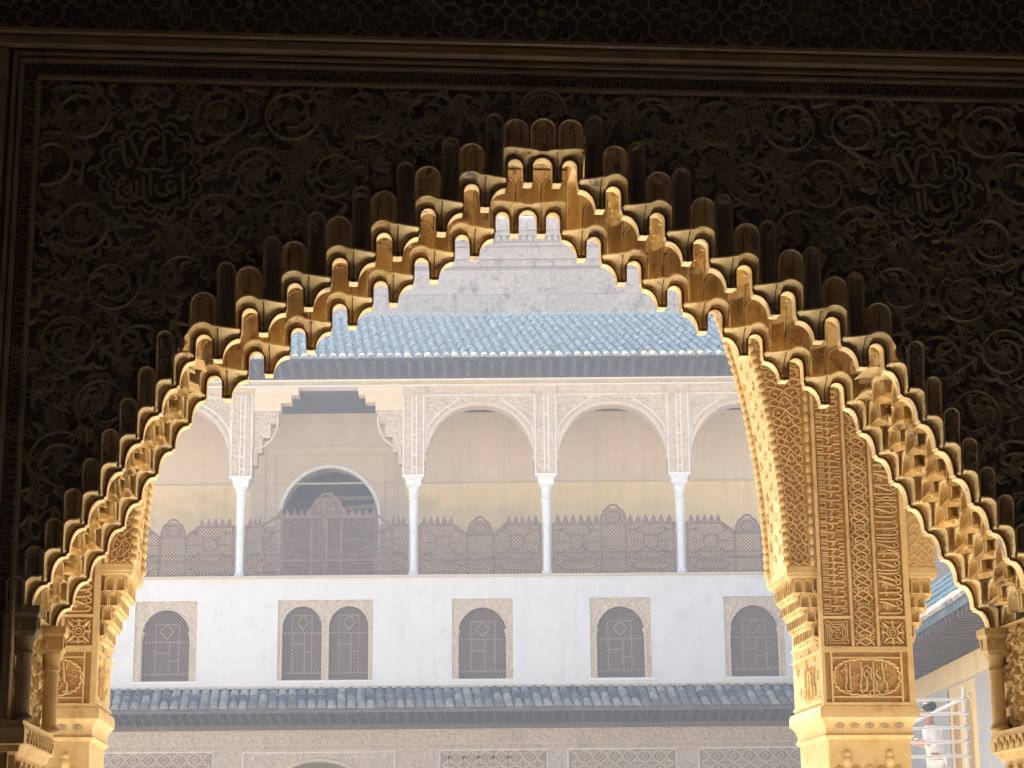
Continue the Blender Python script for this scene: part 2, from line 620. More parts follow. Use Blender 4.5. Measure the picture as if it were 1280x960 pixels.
def full_block():
    c = [(-0.076, 0.0945), (-0.0755, 0.084)]
    c += [(-0.015 - 0.058 * (1 - cos(a)), 0.074 * sin(a)) for a in [pi / 2 * (1 - i / 9) for i in range(10)]]
    c += [(-0.005, 0), (0.0, -0.0005), (0.005, 0), (0.015, 0), (0.015, 0.03)]
    c += arc(0.045, 0.058, 0.030, pi, 0, 12)
    c += [(0.075, 0.03), (0.075, 0), (0.0765, 0.0), (0.096, 0)]
    t = []
    sh = [(0.020, 0.104), (0.030, 0.111)] + [(0.052 + 0.046 * cos(a_), 0.070 + 0.047 * sin(a_)) for a_ in [pi * 0.62 * (1 - i / 12) for i in range(13)]] + [(0.098, 0.035), (0.098, 0.0), (0.0985, 0.0), (0.099, 0.0)]
    k_ = 0
    rest_n = len(c) - 15
    for i, p in enumerate(c):
        if i < 2:
            t.append((-0.076 + i * 0.004, 0.0965))
        elif i < 12:
            f = (i - 2) / 9
            t.append((-0.070 + f * 0.052, 0.094 + f * 0.004))
        elif i < 15:
            t.append((-0.014 + (i - 12) * 0.010, 0.0985 + (i - 12) * 0.0012))
        else:
            f = (i - 15) / (rest_n - 1) * (len(sh) - 1)
            i0 = min(int(f), len(sh) - 2)
            q = f - i0
            t.append((sh[i0][0] + (sh[i0 + 1][0] - sh[i0][0]) * q, sh[i0][1] + (sh[i0 + 1][1] - sh[i0][1]) * q))
    return loft_body(c, t), rim_lines(c, t, [(0.0, 0.012, 0.102)])


def centre_block():
    half = [(0.0, 0.097)] + arc(0.0, 0.060, 0.037, pi / 2, 0, 8)[1:] + [(0.037, 0.03), (0.037, 0), (0.052, -0.0005), (0.067, 0), (0.067, 0.03)]
    half += arc(0.097, 0.058, 0.030, pi, 0, 12) + [(0.127, 0.03), (0.127, 0), (0.1285, 0), (0.148, 0)]
    n = len(half)
    tp = [(0.148 * (i / (n - 1)) ** 0.9, 0.110 - 0.005 * sin(i / (n - 1) * pi * 2)) for i in range(n)]
    c = [(-x, z) for x, z in reversed(half[1:])] + half
    t = [(-x, z) for x, z in reversed(tp[1:])] + tp
    return loft_body(c, t, rib=0.052), rim_lines(c, t, [(-0.052, 0.012, 0.115), (0.052, 0.012, 0.115)])


def half_block():
    c = [(0.0, 0.0), (0.0005, -0.008)]
    c += [(0.004 + 0.0455 * sin(a), -0.010 - 0.077 * (1 - cos(a))) for a in [pi / 2 * i / 9 for i in range(10)]]
    c += [(0.0495, -0.0955), (0.0575, -0.0965)]
    n = len(c)
    t = []
    sh = [(0.002, 0.003), (0.020, 0.006), (0.038, 0.007)] + [(0.040 + 0.025 * sin(a_), -0.020 + 0.027 * cos(a_)) for a_ in [pi / 2 * i / 6 for i in range(7)]] + [(0.0652, -0.05), (0.0655, -0.08), (0.066, -0.0965)]
    for i in range(n):
        f = i / (n - 1) * (len(sh) - 1)
        i0 = min(int(f), len(sh) - 2)
        q = f - i0
        t.append((sh[i0][0] + (sh[i0 + 1][0] - sh[i0][0]) * q, sh[i0][1] + (sh[i0 + 1][1] - sh[i0][1]) * q))
    return loft_body(c, t), rim_lines(c, t)


def niche(w, H, d, lobes=3, bead=0.0045, rise=None):
    r = w / 2
    hz = rise or r
    zs = H - hz
    na = 16
    mb = MB()
    rows = []
    def ring(k, z):
        row = []
        for i in range(na + 1):
            a = pi * i / na
            lob = 1 - 0.16 * abs(sin(lobes * a)) if lobes else 1.0
            row.append((-r * k * cos(a), d * k * sin(a) * lob + 0.001, z))
        return row
    for z in (0, zs * 0.5, zs):
        rows.append(ring(1, z))
    for i in range(1, 7):
        p = pi / 2 * i / 6
        rows.append(ring(max(cos(p), 0.015), zs + hz * sin(p)))
    mb.grid(rows)
    if bead:
        out = [(-r, 0, 0), (-r, 0, zs * 0.6)] + [(-r * cos(a), 0, zs + hz * sin(a)) for a in [pi * i / 12 for i in range(13)]] + [(r, 0, zs * 0.6), (r, 0, 0)]
        mb.tube([(x, -0.001, z) for x, y, z in out], bead, 6)
    return mb


def tile(x0, x1, z0, z1, ops, y=0.0):
    """flat face with round-headed openings that are open at the bottom: ops = (centre, width, top[, rise])"""
    mb = MB()
    ops = sorted(ops)
    x = x0
    for o in ops:
        cx, w, zt = o[:3]
        r = w / 2
        hz = o[3] if len(o) > 3 else r
        if cx - r > x + 1e-5:
            mb.quad((x, y, z0), (cx - r, y, z0), (cx - r, y, z1), (x, y, z1))
        n = 14
        pts = [(cx - r * cos(pi * i / n), zt - hz + hz * sin(pi * i / n)) for i in range(n + 1)]
        for a, b in zip(pts[:-1], pts[1:]):
            mb.quad((a[0], y, a[1]), (b[0], y, b[1]), (b[0], y, z1), (a[0], y, z1))
        x = cx + r
    if x1 > x + 1e-5:
        mb.quad((x, y, z0), (x1, y, z0), (x1, y, z1), (x, y, z1))
    return mb


arch = thing('muqarnas_arch', 'stepped muqarnas arch of honeycomb cells, dark in front and glowing gold inside', 'arch', ORG, PHI)
ME = {}
RIM = {}
for kk, fn, nm in (('full', full_block, 'pendant_block'), ('centre', centre_block, 'pendant_block_crown'), ('half', half_block, 'bracket_block')):
    b_, r_ = fn()
    ME[kk] = b_.mesh(nm, 40)
    RIM[kk] = r_.mesh('rim_moulding', 60)
    RIM[kk].materials.append(M['rim'])
ME['dome'] = niche(0.089, 0.128, 0.075, 3).mesh('niche')
ME['dome2'] = niche(0.089, 0.128, 0.075, 0).mesh('niche_plain')
ME['tall'] = niche(0.058, 0.232, 0.055, 0).mesh('tall_niche')
ME['tilef'] = tile(-0.058, 0.096, 0.098, 0.345, [(-0.028, 0.058, 0.330), (0.0505, 0.089, 0.226)]).mesh('cell_face', 0)
ME['tilec'] = tile(-0.148, 0.148, 0.098, 0.2505, [(-0.0985, 0.089, 0.226), (0, 0.089, 0.226), (0.0985, 0.089, 0.226)]).mesh('cell_face_crown', 0)
for k in ('full', 'centre', 'half', 'dome', 'dome2', 'tall', 'tilef', 'tilec'):
    ME[k].materials.append(M['muq'])
def niche_lines(w, H, d, angs, bud=True, er=0.0028):
    r = w / 2
    zs = H - r
    mb = MB()
    for a in angs:
        pts = []
        for i in range(9):
            z = zs * i / 3 if i < 3 else zs
            ph = 0 if i < 3 else (i - 3) / 5 * pi / 2
            k = cos(ph)
            pts.append((-r * k * cos(a) * 0.97, d * k * sin(a) * 0.95 - 0.001, z + r * sin(ph)))
        mb.tube(pts, 0.0014, 5)
    out = [(-r, 0, 0), (-r, 0, zs * 0.6)] + [(-r * cos(a), 0, zs + r * sin(a)) for a in [pi * i / 12 for i in range(13)]] + [(r, 0, zs * 0.6), (r, 0, 0)]
    mb.tube([(x * 1.06, -0.0035, z * 1.01) for x, y, z in out], er, 5)
    if bud:
        mb.dome(0, H + 0.004, 0.005, 0.005, 0.010, 0.002, 6, 2)
    me = mb.mesh('niche_ribs', 60)
    me.materials.append(M['rim'])
    return me


NR = {'dome': niche_lines(0.089, 0.128, 0.075, (), True, 0.0019), 'dome2': niche_lines(0.089, 0.128, 0.075, (), True, 0.0019), 'tall': niche_lines(0.058, 0.232, 0.055, (), True, 0.0019)}
NL = {'dome': niche_lines(0.089, 0.128, 0.075, (pi / 3, 2 * pi / 3)), 'dome2': niche_lines(0.089, 0.128, 0.075, (pi / 2,)), 'tall': niche_lines(0.058, 0.232, 0.055, (pi / 2,))}


FRONT = {}
TILT = 0.36                                 # the rear cells lean forward over the passage


def cell(kk, me, loc, s=1):
    rear = loc[1] > 0.3
    if not rear:                            # recess shade is put into the front row's darker colours, not the rear's
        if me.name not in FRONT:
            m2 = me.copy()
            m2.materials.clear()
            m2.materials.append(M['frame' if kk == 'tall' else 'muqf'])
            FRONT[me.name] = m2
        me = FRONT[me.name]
    j = [random.uniform(-1, 1) for _ in range(4)]
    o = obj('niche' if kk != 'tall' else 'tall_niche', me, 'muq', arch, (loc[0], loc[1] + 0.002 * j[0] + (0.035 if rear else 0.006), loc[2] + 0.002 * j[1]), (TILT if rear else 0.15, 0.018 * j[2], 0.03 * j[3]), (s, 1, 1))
    obj('niche_ribs', NL[kk] if not rear else NR[kk], 'rim', o)
    return o


def block(kk, loc, s=1):
    o = obj('bracket_block' if kk == 'half' else 'pendant_block', ME[kk], 'muq', arch, (loc[0], loc[1] + 0.042 + random.uniform(-0.002, 0.002), loc[2] + random.uniform(-0.0012, 0.0012)), (random.uniform(-0.02, 0.02), random.uniform(-0.014, 0.014), random.uniform(-0.02, 0.02)), (s, 1, 1))
    obj('rim_moulding', RIM[kk], 'rim', o)
    return o


hn = {}
for j in range(9):
    H = 0.0965 + HX[j] - 0.004
    key = round(HX[j], 3)
    if key not in hn:
        a = niche(0.056, H, 0.055, 0 if j % 2 else 2).mesh('half_niche')
        NR['h%s' % key] = niche_lines(0.056, H, 0.055, (), False, 0.0019)
        NL['h%s' % key] = niche_lines(0.056, H, 0.055, (pi / 2,), False)
        b = tile(0.0645, HO, -0.0965, HX[j], [(0.0968, 0.056, HX[j] - 0.004)]).mesh('half_cell_face', 0)
        a.materials.append(M['muq'])
        b.materials.append(M['muq'])
        hn[key] = (a, b)

random.seed(3)
for tier, V in ((0, 0.0), (1, 0.575)):
    block('centre', (0, V, 4.0145))
    if tier:
        obj('cell_face', ME['tilec'], 'muq', arch, (0, V + 0.036 + 0.098 * sin(TILT), 4.0145 + 0.098 * (1 - cos(TILT))), (TILT, 0, 0))
    for x in (-0.0985, 0, 0.0985):
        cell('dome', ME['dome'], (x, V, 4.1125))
    for s in (1, -1):
        for k in range(7):
            u, z = s * UK[k], ZK[k]
            j = random.uniform(-0.0015, 0.0015)
            block('full', (u, V + j, z), s)
            if tier:
                obj('cell_face', ME['tilef'], 'muq', arch, (u, V + 0.036 + 0.098 * sin(TILT), z + 0.098 * (1 - cos(TILT))), (TILT, 0, 0), (s, 1, 1))
            kk = 'dome' if k % 2 == 0 else 'dome2'
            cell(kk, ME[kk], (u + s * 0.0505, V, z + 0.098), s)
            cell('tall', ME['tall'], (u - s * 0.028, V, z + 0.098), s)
        for j in range(9):
            a, b = hn[round(HX[j], 3)]
            p = (s * HU[j], V, HZ[j])
            block('half', p, s)
            if tier:
                obj('cell_face', b, 'muq', arch, (p[0], V + 0.036 - 0.0965 * sin(TILT), p[2] - 0.0965 * (1 - cos(TILT))), (TILT, 0, 0), (s, 1, 1))
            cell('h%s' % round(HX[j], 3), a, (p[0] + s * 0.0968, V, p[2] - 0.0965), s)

# cells on the cheeks of the steps, between the front and the rear rib
VA, VB = 0.095, 0.572
nd = 3
dw = (VB - VA) / nd
ck = niche(dw * 0.80, 0.150, 0.045, 2, 0.005).mesh('cheek_niche')
ct = tile(-dw / 2, dw / 2, 0, 0.165, [(0, dw * 0.80, 0.150)]).mesh('cheek_face', 0)
hk = niche(dw * 0.78, 0.090, 0.050, 2, 0.005, 0.062).mesh('cheek_niche_low')
ht = tile(-dw / 2, dw / 2, 0, 0.0965, [(0, dw * 0.78, 0.090, 0.062)]).mesh('cheek_face_low', 0)
for m_ in (ck, ct, hk, ht):
    m_.materials.append(M['muq'])
for s in (1, -1):
    for k in range(7):
        for i in range(nd):
            p = (s * (UK[k] + 0.094), VA + dw * (i + 0.5), ZK[k] + 0.110 + 0.012 * (i % 2))
            obj('cheek_niche', ck, 'muq', arch, p, (0, 0, -s * HALF_PI))
            obj('cheek_face', ct, 'muq', arch, p, (0, 0, -s * HALF_PI))
    for j in range(9):
        for i in range(nd):
            off = 0.078 + 0.012 * (j % 2) - 0.0286 * (i % 2)
            p = (s * (HU[j] + off), VA + dw * (i + 0.5), HZ[j] - 0.0965 + 0.048 * (i % 2))
            obj('cheek_niche', hk, 'muq', arch, p, (0, 0, -s * HALF_PI))
            obj('cheek_face', ht, 'muq', arch, p, (0, 0, -s * HALF_PI))
# the stepped ceiling that closes the cells from above
mb = MB()
prev = None
for s in (1, -1):
    zp = None
    for i, (a, b, z) in enumerate(STAIR):
        zt = z - 0.062 if 0 < i <= 7 else (z if i == 0 else max(HZ[i - 8] + 0.004, z))
        zt = z if i == 0 else (z - 0.062 if i <= 7 else z + (0.13 if i == 8 else 0.002))
        mb.quad((s * a, 0.06, zt), (s * b, 0.06, zt), (s * b, 0.64, zt), (s * a, 0.64, zt))
        if zp is not None:
            mb.quad((s * a, 0.06, zp), (s * a, 0.06, zt), (s * a, 0.64, zt), (s * a, 0.64, zp))
        zp = zt
obj('vault_ceiling', mb.mesh('vault_ceiling', 0), 'muq', arch)
cv = MB()
rows = []
for i in range(9):
    f = i / 8
    rows.append([(0.012 + 0.088 * f, dw * (q / 10 - 0.5) * 1.02, 0.036 * sin(pi * f) * (0.3 + 0.7 * sin(pi * q / 10)) + 0.001) for q in range(11)])
cv.grid(rows)
cvm = cv.mesh('cell_vault', 50)
cvm.materials.append(M['muq'])
for s in (1, -1):
    for j in range(9):
        for i in range(nd):
            obj('cell_vault', cvm, 'muq', arch, (s * (HU[j] - 0.0286 * (i % 2)), VA + dw * (i + 0.5), HZ[j] + 0.048 * (i % 2)), scale=(s, 1, 1))

# ------------------------------------------------------------------ the carved wall that holds the arch
wall = thing('carved_wall', 'dark carved stucco wall with scrolling leaves and lobed medallions round the arch', 'wall', ORG, PHI)
FU, FZ = 1.765, 4.346           # inner edge of the frame
for nm, V, fl in (('leaf_ground', 0.004, 0), ('rear_face', 0.672, 1)):
    mb = MB()
    for s in (1, -1):
        if fl:
            for i, (a, b, z) in enumerate(STAIR):
                z = 4.108 if i == 0 else (ZK[i - 1] + 0.094 if i < 8 else (HZ[0] + 0.002 if i == 8 else HZ[i - 9] - 0.088))
                mb.quad((s * a, V, z), (s * b, V, z), (s * b, V, 7.0), (s * a, V, 7.0))
        else:
            us_ = face_strips(STAIR[-1][1])
            for a, b in zip(us_[:-1], us_[1:]):
                e = min(1e-5, (b - a) / 4)
                mb.quad((s * a, V, head_z(a + e)), (s * b, V, head_z(b - e)), (s * b, V, 7.0), (s * a, V, 7.0))
        a = STAIR[-1][1]
        mb.quad((s * a, V, 0), (s * 4.2, V, 0), (s * 4.2, V, 7.0), (s * a, V, 7.0))
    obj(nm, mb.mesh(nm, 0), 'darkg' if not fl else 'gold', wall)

# frame mouldings
def bar_profile(x0, x1, z0, z1, h, bev=0.3):
    mb = MB()
    b = bev * min(x1 - x0, z1 - z0) / 2
    y = 0.010
    a = [(x0, y, z0), (x1, y, z0), (x1, y, z1), (x0, y, z1)]
    t = [(x0 + b, y - h, z0 + b), (x1 - b, y - h, z0 + b), (x1 - b, y - h, z1 - b), (x0 + b, y - h, z1 - b)]
    mb.grid([a, t], True)
    n = len(mb.v)
    mb.v += t
    mb.f.append((n, n + 1, n + 2, n + 3))
    return mb


for z0, z1, h, nm in ((FZ, FZ + 0.016, 0.030, 'inner_moulding'), (4.408, 4.424, 0.034, 'band_moulding'), (4.430, 4.446, 0.042, 'band_moulding'),
                      (4.452, 4.492, 0.075, 'cornice'), (4.492, 4.512, 0.095, 'cornice')):
    obj(nm, bar_profile(-4.1, 4.1, z0, z1, h) if nm == 'cornice' else bar_profile(-FU - (z0 - FZ) - 0.016, FU + (z0 - FZ) + 0.016, z0, z1, h), 'frame', wall)
for s in (1, -1):
    for d0, d1, h in ((0.0, 0.016, 0.030), (0.062, 0.078, 0.034), (0.084, 0.100, 0.042), (0.112, 0.150, 0.06)):
        a, b = sorted((s * (FU + d0), s * (FU + d1)))
        obj('side_moulding', bar_profile(a, b, 2.13 if d0 > 0.01 else 2.13, FZ + d0 - 0.002, h), 'frame', wall)
    a, b = sorted((s * (FU + 0.150), s * 4.1))
    obj('side_face', bar_profile(a, b, 0.01, 4.45, 0.03, 0.02), 'frame', wall)
# little key pattern running round the band
key = MB()
key.ribbon([(-0.022, -0.018), (0.018, -0.018), (0.018, 0.014), (-0.008, 0.014), (-0.008, -0.004)], 0.007, 0.012, 0.01)
key.ribbon([(-0.026, 0.02), (-0.012, -0.02)], 0.006, 0.010, 0.01)
kme = key.mesh('key_ornament')
kme.materials.append(M['frame'])
for i in range(-34, 35):
    obj('key_ornament', kme, 'frame', wall, (i * 0.0525, 0, FZ + 0.039))
for s in (1, -1):
    for i in range(36):
        obj('key_ornament', kme, 'frame', wall, (s * (FU + 0.039), 0, FZ - 0.02 - i * 0.0525), (0, s * HALF_PI, 0))

# star pattern of the frieze above the cornice
st = MB()
for q in range(4):
    a = q * HALF_PI
    def rt(p):
        return (p[0] * cos(a) - p[1] * sin(a), p[0] * sin(a) + p[1] * cos(a))
    st.ribbon([rt(p) for p in ((0.03, 0.0), (0.055, 0.025), (0.085, 0.025), (0.10, 0.0), (0.085, -0.025), (0.055, -0.025), (0.03, 0.0))], 0.009, 0.016, 0.01)
    st.ribbon([rt(p) for p in ((0.055, 0.025), (0.055, 0.055), (0.025, 0.055))], 0.009, 0.016, 0.01)
    st.ribbon([rt(p) for p in ((0.10, 0.0), (0.13, 0.03), (0.13, 0.075), (0.10, 0.10), (0.075, 0.13), (0.03, 0.13), (0, 0.10))], 0.009, 0.016, 0.01)
    st.ribbon([rt(p) for p in ((0.075, 0.075), (0.10, 0.06), (0.10, 0.10), (0.06, 0.10), (0.075, 0.075))], 0.007, 0.014, 0.01)
st.dome(0, 0, 0.02, 0.02, 0.015, 0.01)
sme = st.mesh('star_ornament')
sme.materials.append(M['dark'])
for i in range(-8, 9):
    for r in range(2):
        obj('star_ornament', sme, 'dark', wall, (i * 0.262, 0, 4.655 + r * 0.262))

# ---- leaves, cones and stems of the spandrels
def curl_path(n, L, t0, turn, pw=1.6):
    x = z = 0
    out = [(0, 0)]
    for i in range(n):
        f = (i + 0.5) / n
        a = t0 + turn * f ** pw
        x += L / n * cos(a)
        z += L / n * sin(a)
        out.append((x, z))
    return out


def wprof(n, w, a=0.35, b=0.12, peak=0.4):
    out = []
    for i in range(n + 1):
        f = i / n
        v = sin(pi * f ** (0.7 if peak < 0.5 else 1.3))
        out.append(w * max(b, a * (1 - f) + v * (1 - a * (1 - f)) * 0.95))
    return out


LV = []
mb = MB()
mb.ribbon(curl_path(12, 0.105, 0.2, 5.2), wprof(12, 0.030), 0.014, 0.012, 0.45, ridge=0.008)
LV.append(mb)
mb = MB()
mb.ribbon(curl_path(11, 0.090, 0.7, 4.6), wprof(11, 0.028), 0.014, 0.012, 0.45, ridge=0.008)
mb.ribbon(curl_path(8, 0.055, -0.5, -2.6), wprof(8, 0.022), 0.013, 0.012, 0.45, ridge=0.007)
LV.append(mb)
mb = MB()
mb.ribbon(curl_path(8, 0.085, 0.0, 0.9), wprof(8, 0.034), 0.014, 0.012, 0.45, ridge=0.006)
mb.ribbon(curl_path(6, 0.040, 1.0, 1.8), wprof(6, 0.017), 0.014, 0.012, 0.35)
LV.append(mb)
mb = MB()
for a in (-0.9, 0, 0.9):
    mb.ribbon([(x * cos(a) - z * sin(a), x * sin(a) + z * cos(a)) for x, z in curl_path(6, 0.052, 0.0, 0.4)], wprof(6, 0.026), 0.014, 0.012, 0.4, ridge=0.005)
mb.dome(0, 0, 0.011, 0.011, 0.022, 0.01, 7, 3)
LV.append(mb)
LNAMES = ['curled_leaf', 'split_leaf', 'pointed_leaf', 'flower']
mb = MB()                                                     # pine cone with scales
mb.dome(0, 0.010, 0.021, 0.030, 0.024, 0.012, 10, 4)
for r in range(4):
    for i in range(-2, 3):
        x = (i + (r % 2) * 0.5) * 0.008
        z = -0.008 + r * 0.011
        q = 1 - (x / 0.021) ** 2 - ((z - 0.010) / 0.030) ** 2
        if q > 0.12:
            mb.dome(x, z, 0.0042, 0.0055, 0.006, 0.012 - 0.024 * sqrt(q) + 0.001, 6, 2)
mb.ribbon(curl_path(6, 0.045, 0.3, 1.6), wprof(6, 0.016), 0.013, 0.012, o=(0, -0.022))
mb.ribbon([(-x, z) for x, z in curl_path(6, 0.045, 0.3, 1.6)], wprof(6, 0.016), 0.013, 0.012, o=(0, -0.022))
LV.append(mb)
LNAMES.append('pine_cone')
mb = MB()                                                     # sprig
mb.ribbon([(0, 0), (0.004, 0.05), (0.0, 0.11)], 0.007, 0.012, 0.012)
for i in range(5):
    for s in (1, -1):
        z = 0.012 + i * 0.021
        mb.ribbon([(s * 0.003, z), (s * 0.014, z + 0.010), (s * 0.022, z + 0.022)], [0.006, 0.013, 0.003], 0.013, 0.012, 0.4)
LV.append(mb)
LNAMES.append('leaf_sprig')
LME = []
for nm, mb in zip(LNAMES, LV):
    me = mb.mesh(nm, 50)
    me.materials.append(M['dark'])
    LME.append(me)

MED = (1.375, 4.02, 0.185)          # medallion centre and radius, both sides


def inside(u, z, m=0.02):
    if not (0 <= u < FU - m and z < FZ - m and z > 2.6):
        return False
    for du in (-m, -m / 2, 0, m / 2, m):
        if z - m < stair_top(u + du) + 0.006:
            return False
    return sqrt((u - MED[0]) ** 2 + (z - MED[1]) ** 2) > MED[2] + m


def flow(u, z, w):
    return u, z


random.seed(21)
placed = []
items = []
centres = []
for r in range(12):
    for c in range(9):
        u = 0.15 + c * 0.245 + (r % 2) * 0.12 + random.uniform(-0.02, 0.02)
        z = 4.24 - r * 0.212 + random.uniform(-0.02, 0.02)
        if inside(u, z, 0.03) and sqrt((u - MED[0]) ** 2 + (z - MED[1]) ** 2) > MED[2] + 0.07:
            centres.append((u, z))
stems = []
for i, (u, z) in enumerate(centres):
    sg = random.choice((1, -1))
    a0 = random.uniform(0, 2 * pi)
    R = random.uniform(0.095, 0.118)
    path = []
    for t in range(31):
        f = t / 30
        a = a0 + sg * f * 1.55 * 2 * pi
        rr = R * (1 - 0.55 * f ** 1.2)
        path.append((u + rr * cos(a), z + rr * sin(a)))
    seg = []
    for p in path:
        if inside(p[0], p[1], 0.008):
            seg.append(p)
        else:
            if len(seg) > 4:
                stems.append(seg)
            seg = []
    if len(seg) > 4:
        stems.append(seg)
    items.append((4 if i % 2 == 0 else 3, u, z, random.uniform(-0.6, 0.6), 1.0))
    placed.append((u, z, 0.032))
    nl = 7
    for q in range(nl):
        a = a0 + q * 2 * pi / nl + random.uniform(-0.15, 0.15)
        uu, zz = u + 0.070 * cos(a), z + 0.070 * sin(a)
        if inside(uu, zz, 0.012):
            items.append((random.choice((0, 1, 1, 2)), uu, zz, a + sg * 1.2, random.uniform(0.95, 1.15)))
            placed.append((uu, zz, 0.025))
for t in range(14000):
    u, z = random.uniform(0.0, FU), random.uniform(2.62, FZ)
    if not inside(u, z, 0.016):
        continue
    r = random.choice((0.020, 0.024, 0.028))
    if all((u - p[0]) ** 2 + (z - p[1]) ** 2 > (r + p[2]) ** 2 * 0.46 for p in placed[-900:]):
        placed.append((u, z, r))
        k = random.choice((0, 1, 2, 3, 3, 5, 5))
        items.append((k, u, z, random.uniform(0, 2 * pi), r / 0.0245))
cnt = [0] * 6
for k, u, z, a, s in items:
    for sd_ in (1, -1):
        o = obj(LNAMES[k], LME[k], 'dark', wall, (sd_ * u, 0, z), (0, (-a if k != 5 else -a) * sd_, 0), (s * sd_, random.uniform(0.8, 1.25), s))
        cnt[k] += 1
for p in stems:
    n = len(p)
    w = [0.016 - 0.005 * i / n for i in range(n)]
    for sd_ in (1, -1):
        mb = MB()
        mb.ribbon([(sd_ * a, b) for a, b in p], w, 0.020, 0.012, 0.45, ridge=0.006)
        obj('scroll_stem', mb, 'dark', wall)
print('leaves', cnt, 'stems', len(stems) * 2)

# ---- lobed medallions with two lines of writing, traced as raised strokes
def lobed(R, amp, n, m=96):
    return [((R - amp + amp * abs(cos(n * t / 2)) ** 0.7) * cos(t), (R - amp + amp * abs(cos(n * t / 2)) ** 0.7) * sin(t)) for t in [2 * pi * i / m for i in range(m)]]


STROKES = [
    ([(310, 335), (318, 380), (328, 440), (342, 492), (356, 500), (372, 482), (374, 462)], [26, 24, 22, 20, 15, 12, 8]),
    ([(352, 328), (368, 370), (390, 420), (408, 462), (416, 492)], [26, 25, 22, 18, 12]),
    ([(508, 338), (470, 345), (445, 372), (434, 420), (424, 470), (416, 494)], [10, 24, 26, 22, 18, 12]),
    ([(532, 328), (534, 380), (540, 430), (545, 452), (530, 470)], [22, 20, 18, 14, 10]),
    ([(400, 508), (440, 524), (490, 512), (520, 520), (552, 526), (590, 500)], [20, 22, 14, 16, 18, 8]),
    ([(545, 452), (520, 452), (512, 474), (534, 484), (548, 466), (545, 452)], [11, 11, 11, 11, 11, 11]),
    ([(468, 456), (460, 478), (478, 492), (494, 474), (480, 458)], [11, 11, 12, 11, 9]),
    ([(620, 422), (596, 428), (592, 456), (616, 470), (644, 456), (652, 430), (640, 398)], [10, 14, 14, 15, 15, 12, 8]),
    ([(604, 372), (612, 398), (634, 404)], [8, 10, 8]),
    ([(636, 520), (640, 580), (646, 640), (644, 676)], [24, 22, 20, 10]),
    ([(462, 712), (510, 720), (560, 712), (600, 692), (618, 668)], [12, 18, 20, 18, 9]),
    ([(588, 584), (560, 592), (556, 622), (584, 640), (606, 622), (600, 604)], [10, 13, 14, 15, 13, 8]),
    ([(500, 600), (506, 640), (536, 662), (566, 652)], [18, 17, 15, 10]),
    ([(470, 540), (472, 600), (476, 664)], [22, 21, 18]),
    ([(432, 556), (436, 620), (446, 690), (462, 700)], [22, 21, 19, 10]),
    ([(398, 580), (402, 630), (404, 668), (432, 672)], [20, 19, 16, 12]),
    ([(366, 588), (374, 640), (390, 668), (404, 668)], [20, 18, 15, 12]),
    ([(345, 610), (336, 640), (352, 656), (366, 636), (352, 612)], [12, 12, 13, 12, 9]),
    ([(318, 566), (330, 582), (344, 570), (334, 556), (318, 566), (304, 600), (306, 656), (340, 686), (384, 692), (412, 684)],
     [10, 10, 10, 10, 11, 12, 14, 15, 14, 8]),
    ([(296, 548), (308, 540), (318, 552)], [9, 9, 7]),
    ([(414, 318), (422, 338), (404, 346), (420, 352), (432, 340)], [8, 9, 9, 9, 8]),
    ([(520, 562), (548, 552), (590, 548)], [7, 8, 6]),
]
for sd_ in (1, -1):
    mb = MB()
    pts = lobed(MED[2], 0.026, 16)
    n = len(mb.v)
    mb.v += [(x, 0.002, z) for x, z in pts]
    mb.f.append(tuple(range(n, n + len(pts))))
    md = obj('medallion', mb.mesh('medallion', 0), 'darkg', wall, (sd_ * MED[0], 0, MED[1]),
             label='lobed medallion with two lines of Arabic writing, %s of the arch' % ('right' if sd_ > 0 else 'left'))
    for R, am, w in ((MED[2], 0.026, 0.011), (MED[2] - 0.030, 0.022, 0.009)):
        mb = MB()
        mb.ribbon(lobed(R, am, 16), w, 0.016, 0.006, 0.35, True)
        obj('lobed_border', mb, 'dark', md)
    for pts, ws in STROKES:
        mb = MB()
        P = []
        WW = []
        for i in range(len(pts) - 1):                         # smooth the traced stroke
            p0, p1, p2, p3 = pts[max(i - 1, 0)], pts[i], pts[i + 1], pts[min(i + 2, len(pts) - 1)]
            for q in range(4):
                t = q / 4
                P.append(tuple(0.5 * (2 * p1[c] + (p2[c] - p0[c]) * t + (2 * p0[c] - 5 * p1[c] + 4 * p2[c] - p3[c]) * t * t
                                      + (3 * p1[c] - p0[c] - 3 * p2[c] + p3[c]) * t ** 3) for c in (0, 1)))
                WW.append(ws[i] + (ws[i + 1] - ws[i]) * t)
        P.append(pts[-1])
        WW.append(ws[-1])
        k = 0.00066
        mb.ribbon([((x - 472) * k, -(z - 520) * k) for x, z in P], [w * k for w in WW], 0.016, 0.004, 0.25)
        obj('letter', mb, 'dark', md)
    for i in range(26):
        a = i * 2.4
        rr = 0.135 * sqrt((i + 1) / 26)
        obj('flower' if i % 2 else 'pointed_leaf', LME[3 if i % 2 else 2], 'dark', md, (rr * cos(a), 0.004, rr * sin(a)), (0, i * 1.3, 0), (0.36, 0.7, 0.36))

# fan shell at the crown
mb = MB()
mb.ribbon(arc(0, 0, 0.082, 0, pi, 20), 0.012, 0.030, 0.01)
mb.ribbon(arc(0, 0, 0.066, 0, pi, 20), 0.008, 0.022, 0.01)
for i in range(9):
    a = pi * (i + 0.5) / 9
    mb.ribbon([(0.022 * cos(a), 0.022 * sin(a)), (0.040 * cos(a), 0.040 * sin(a)), (0.060 * cos(a), 0.060 * sin(a))], [0.004, 0.008, 0.011], 0.018, 0.01)
mb.dome(0, 0.004, 0.016, 0.016, 0.02, 0.01)
obj('fan_shell', mb, 'dark', wall, (0, -0.006, 4.268))

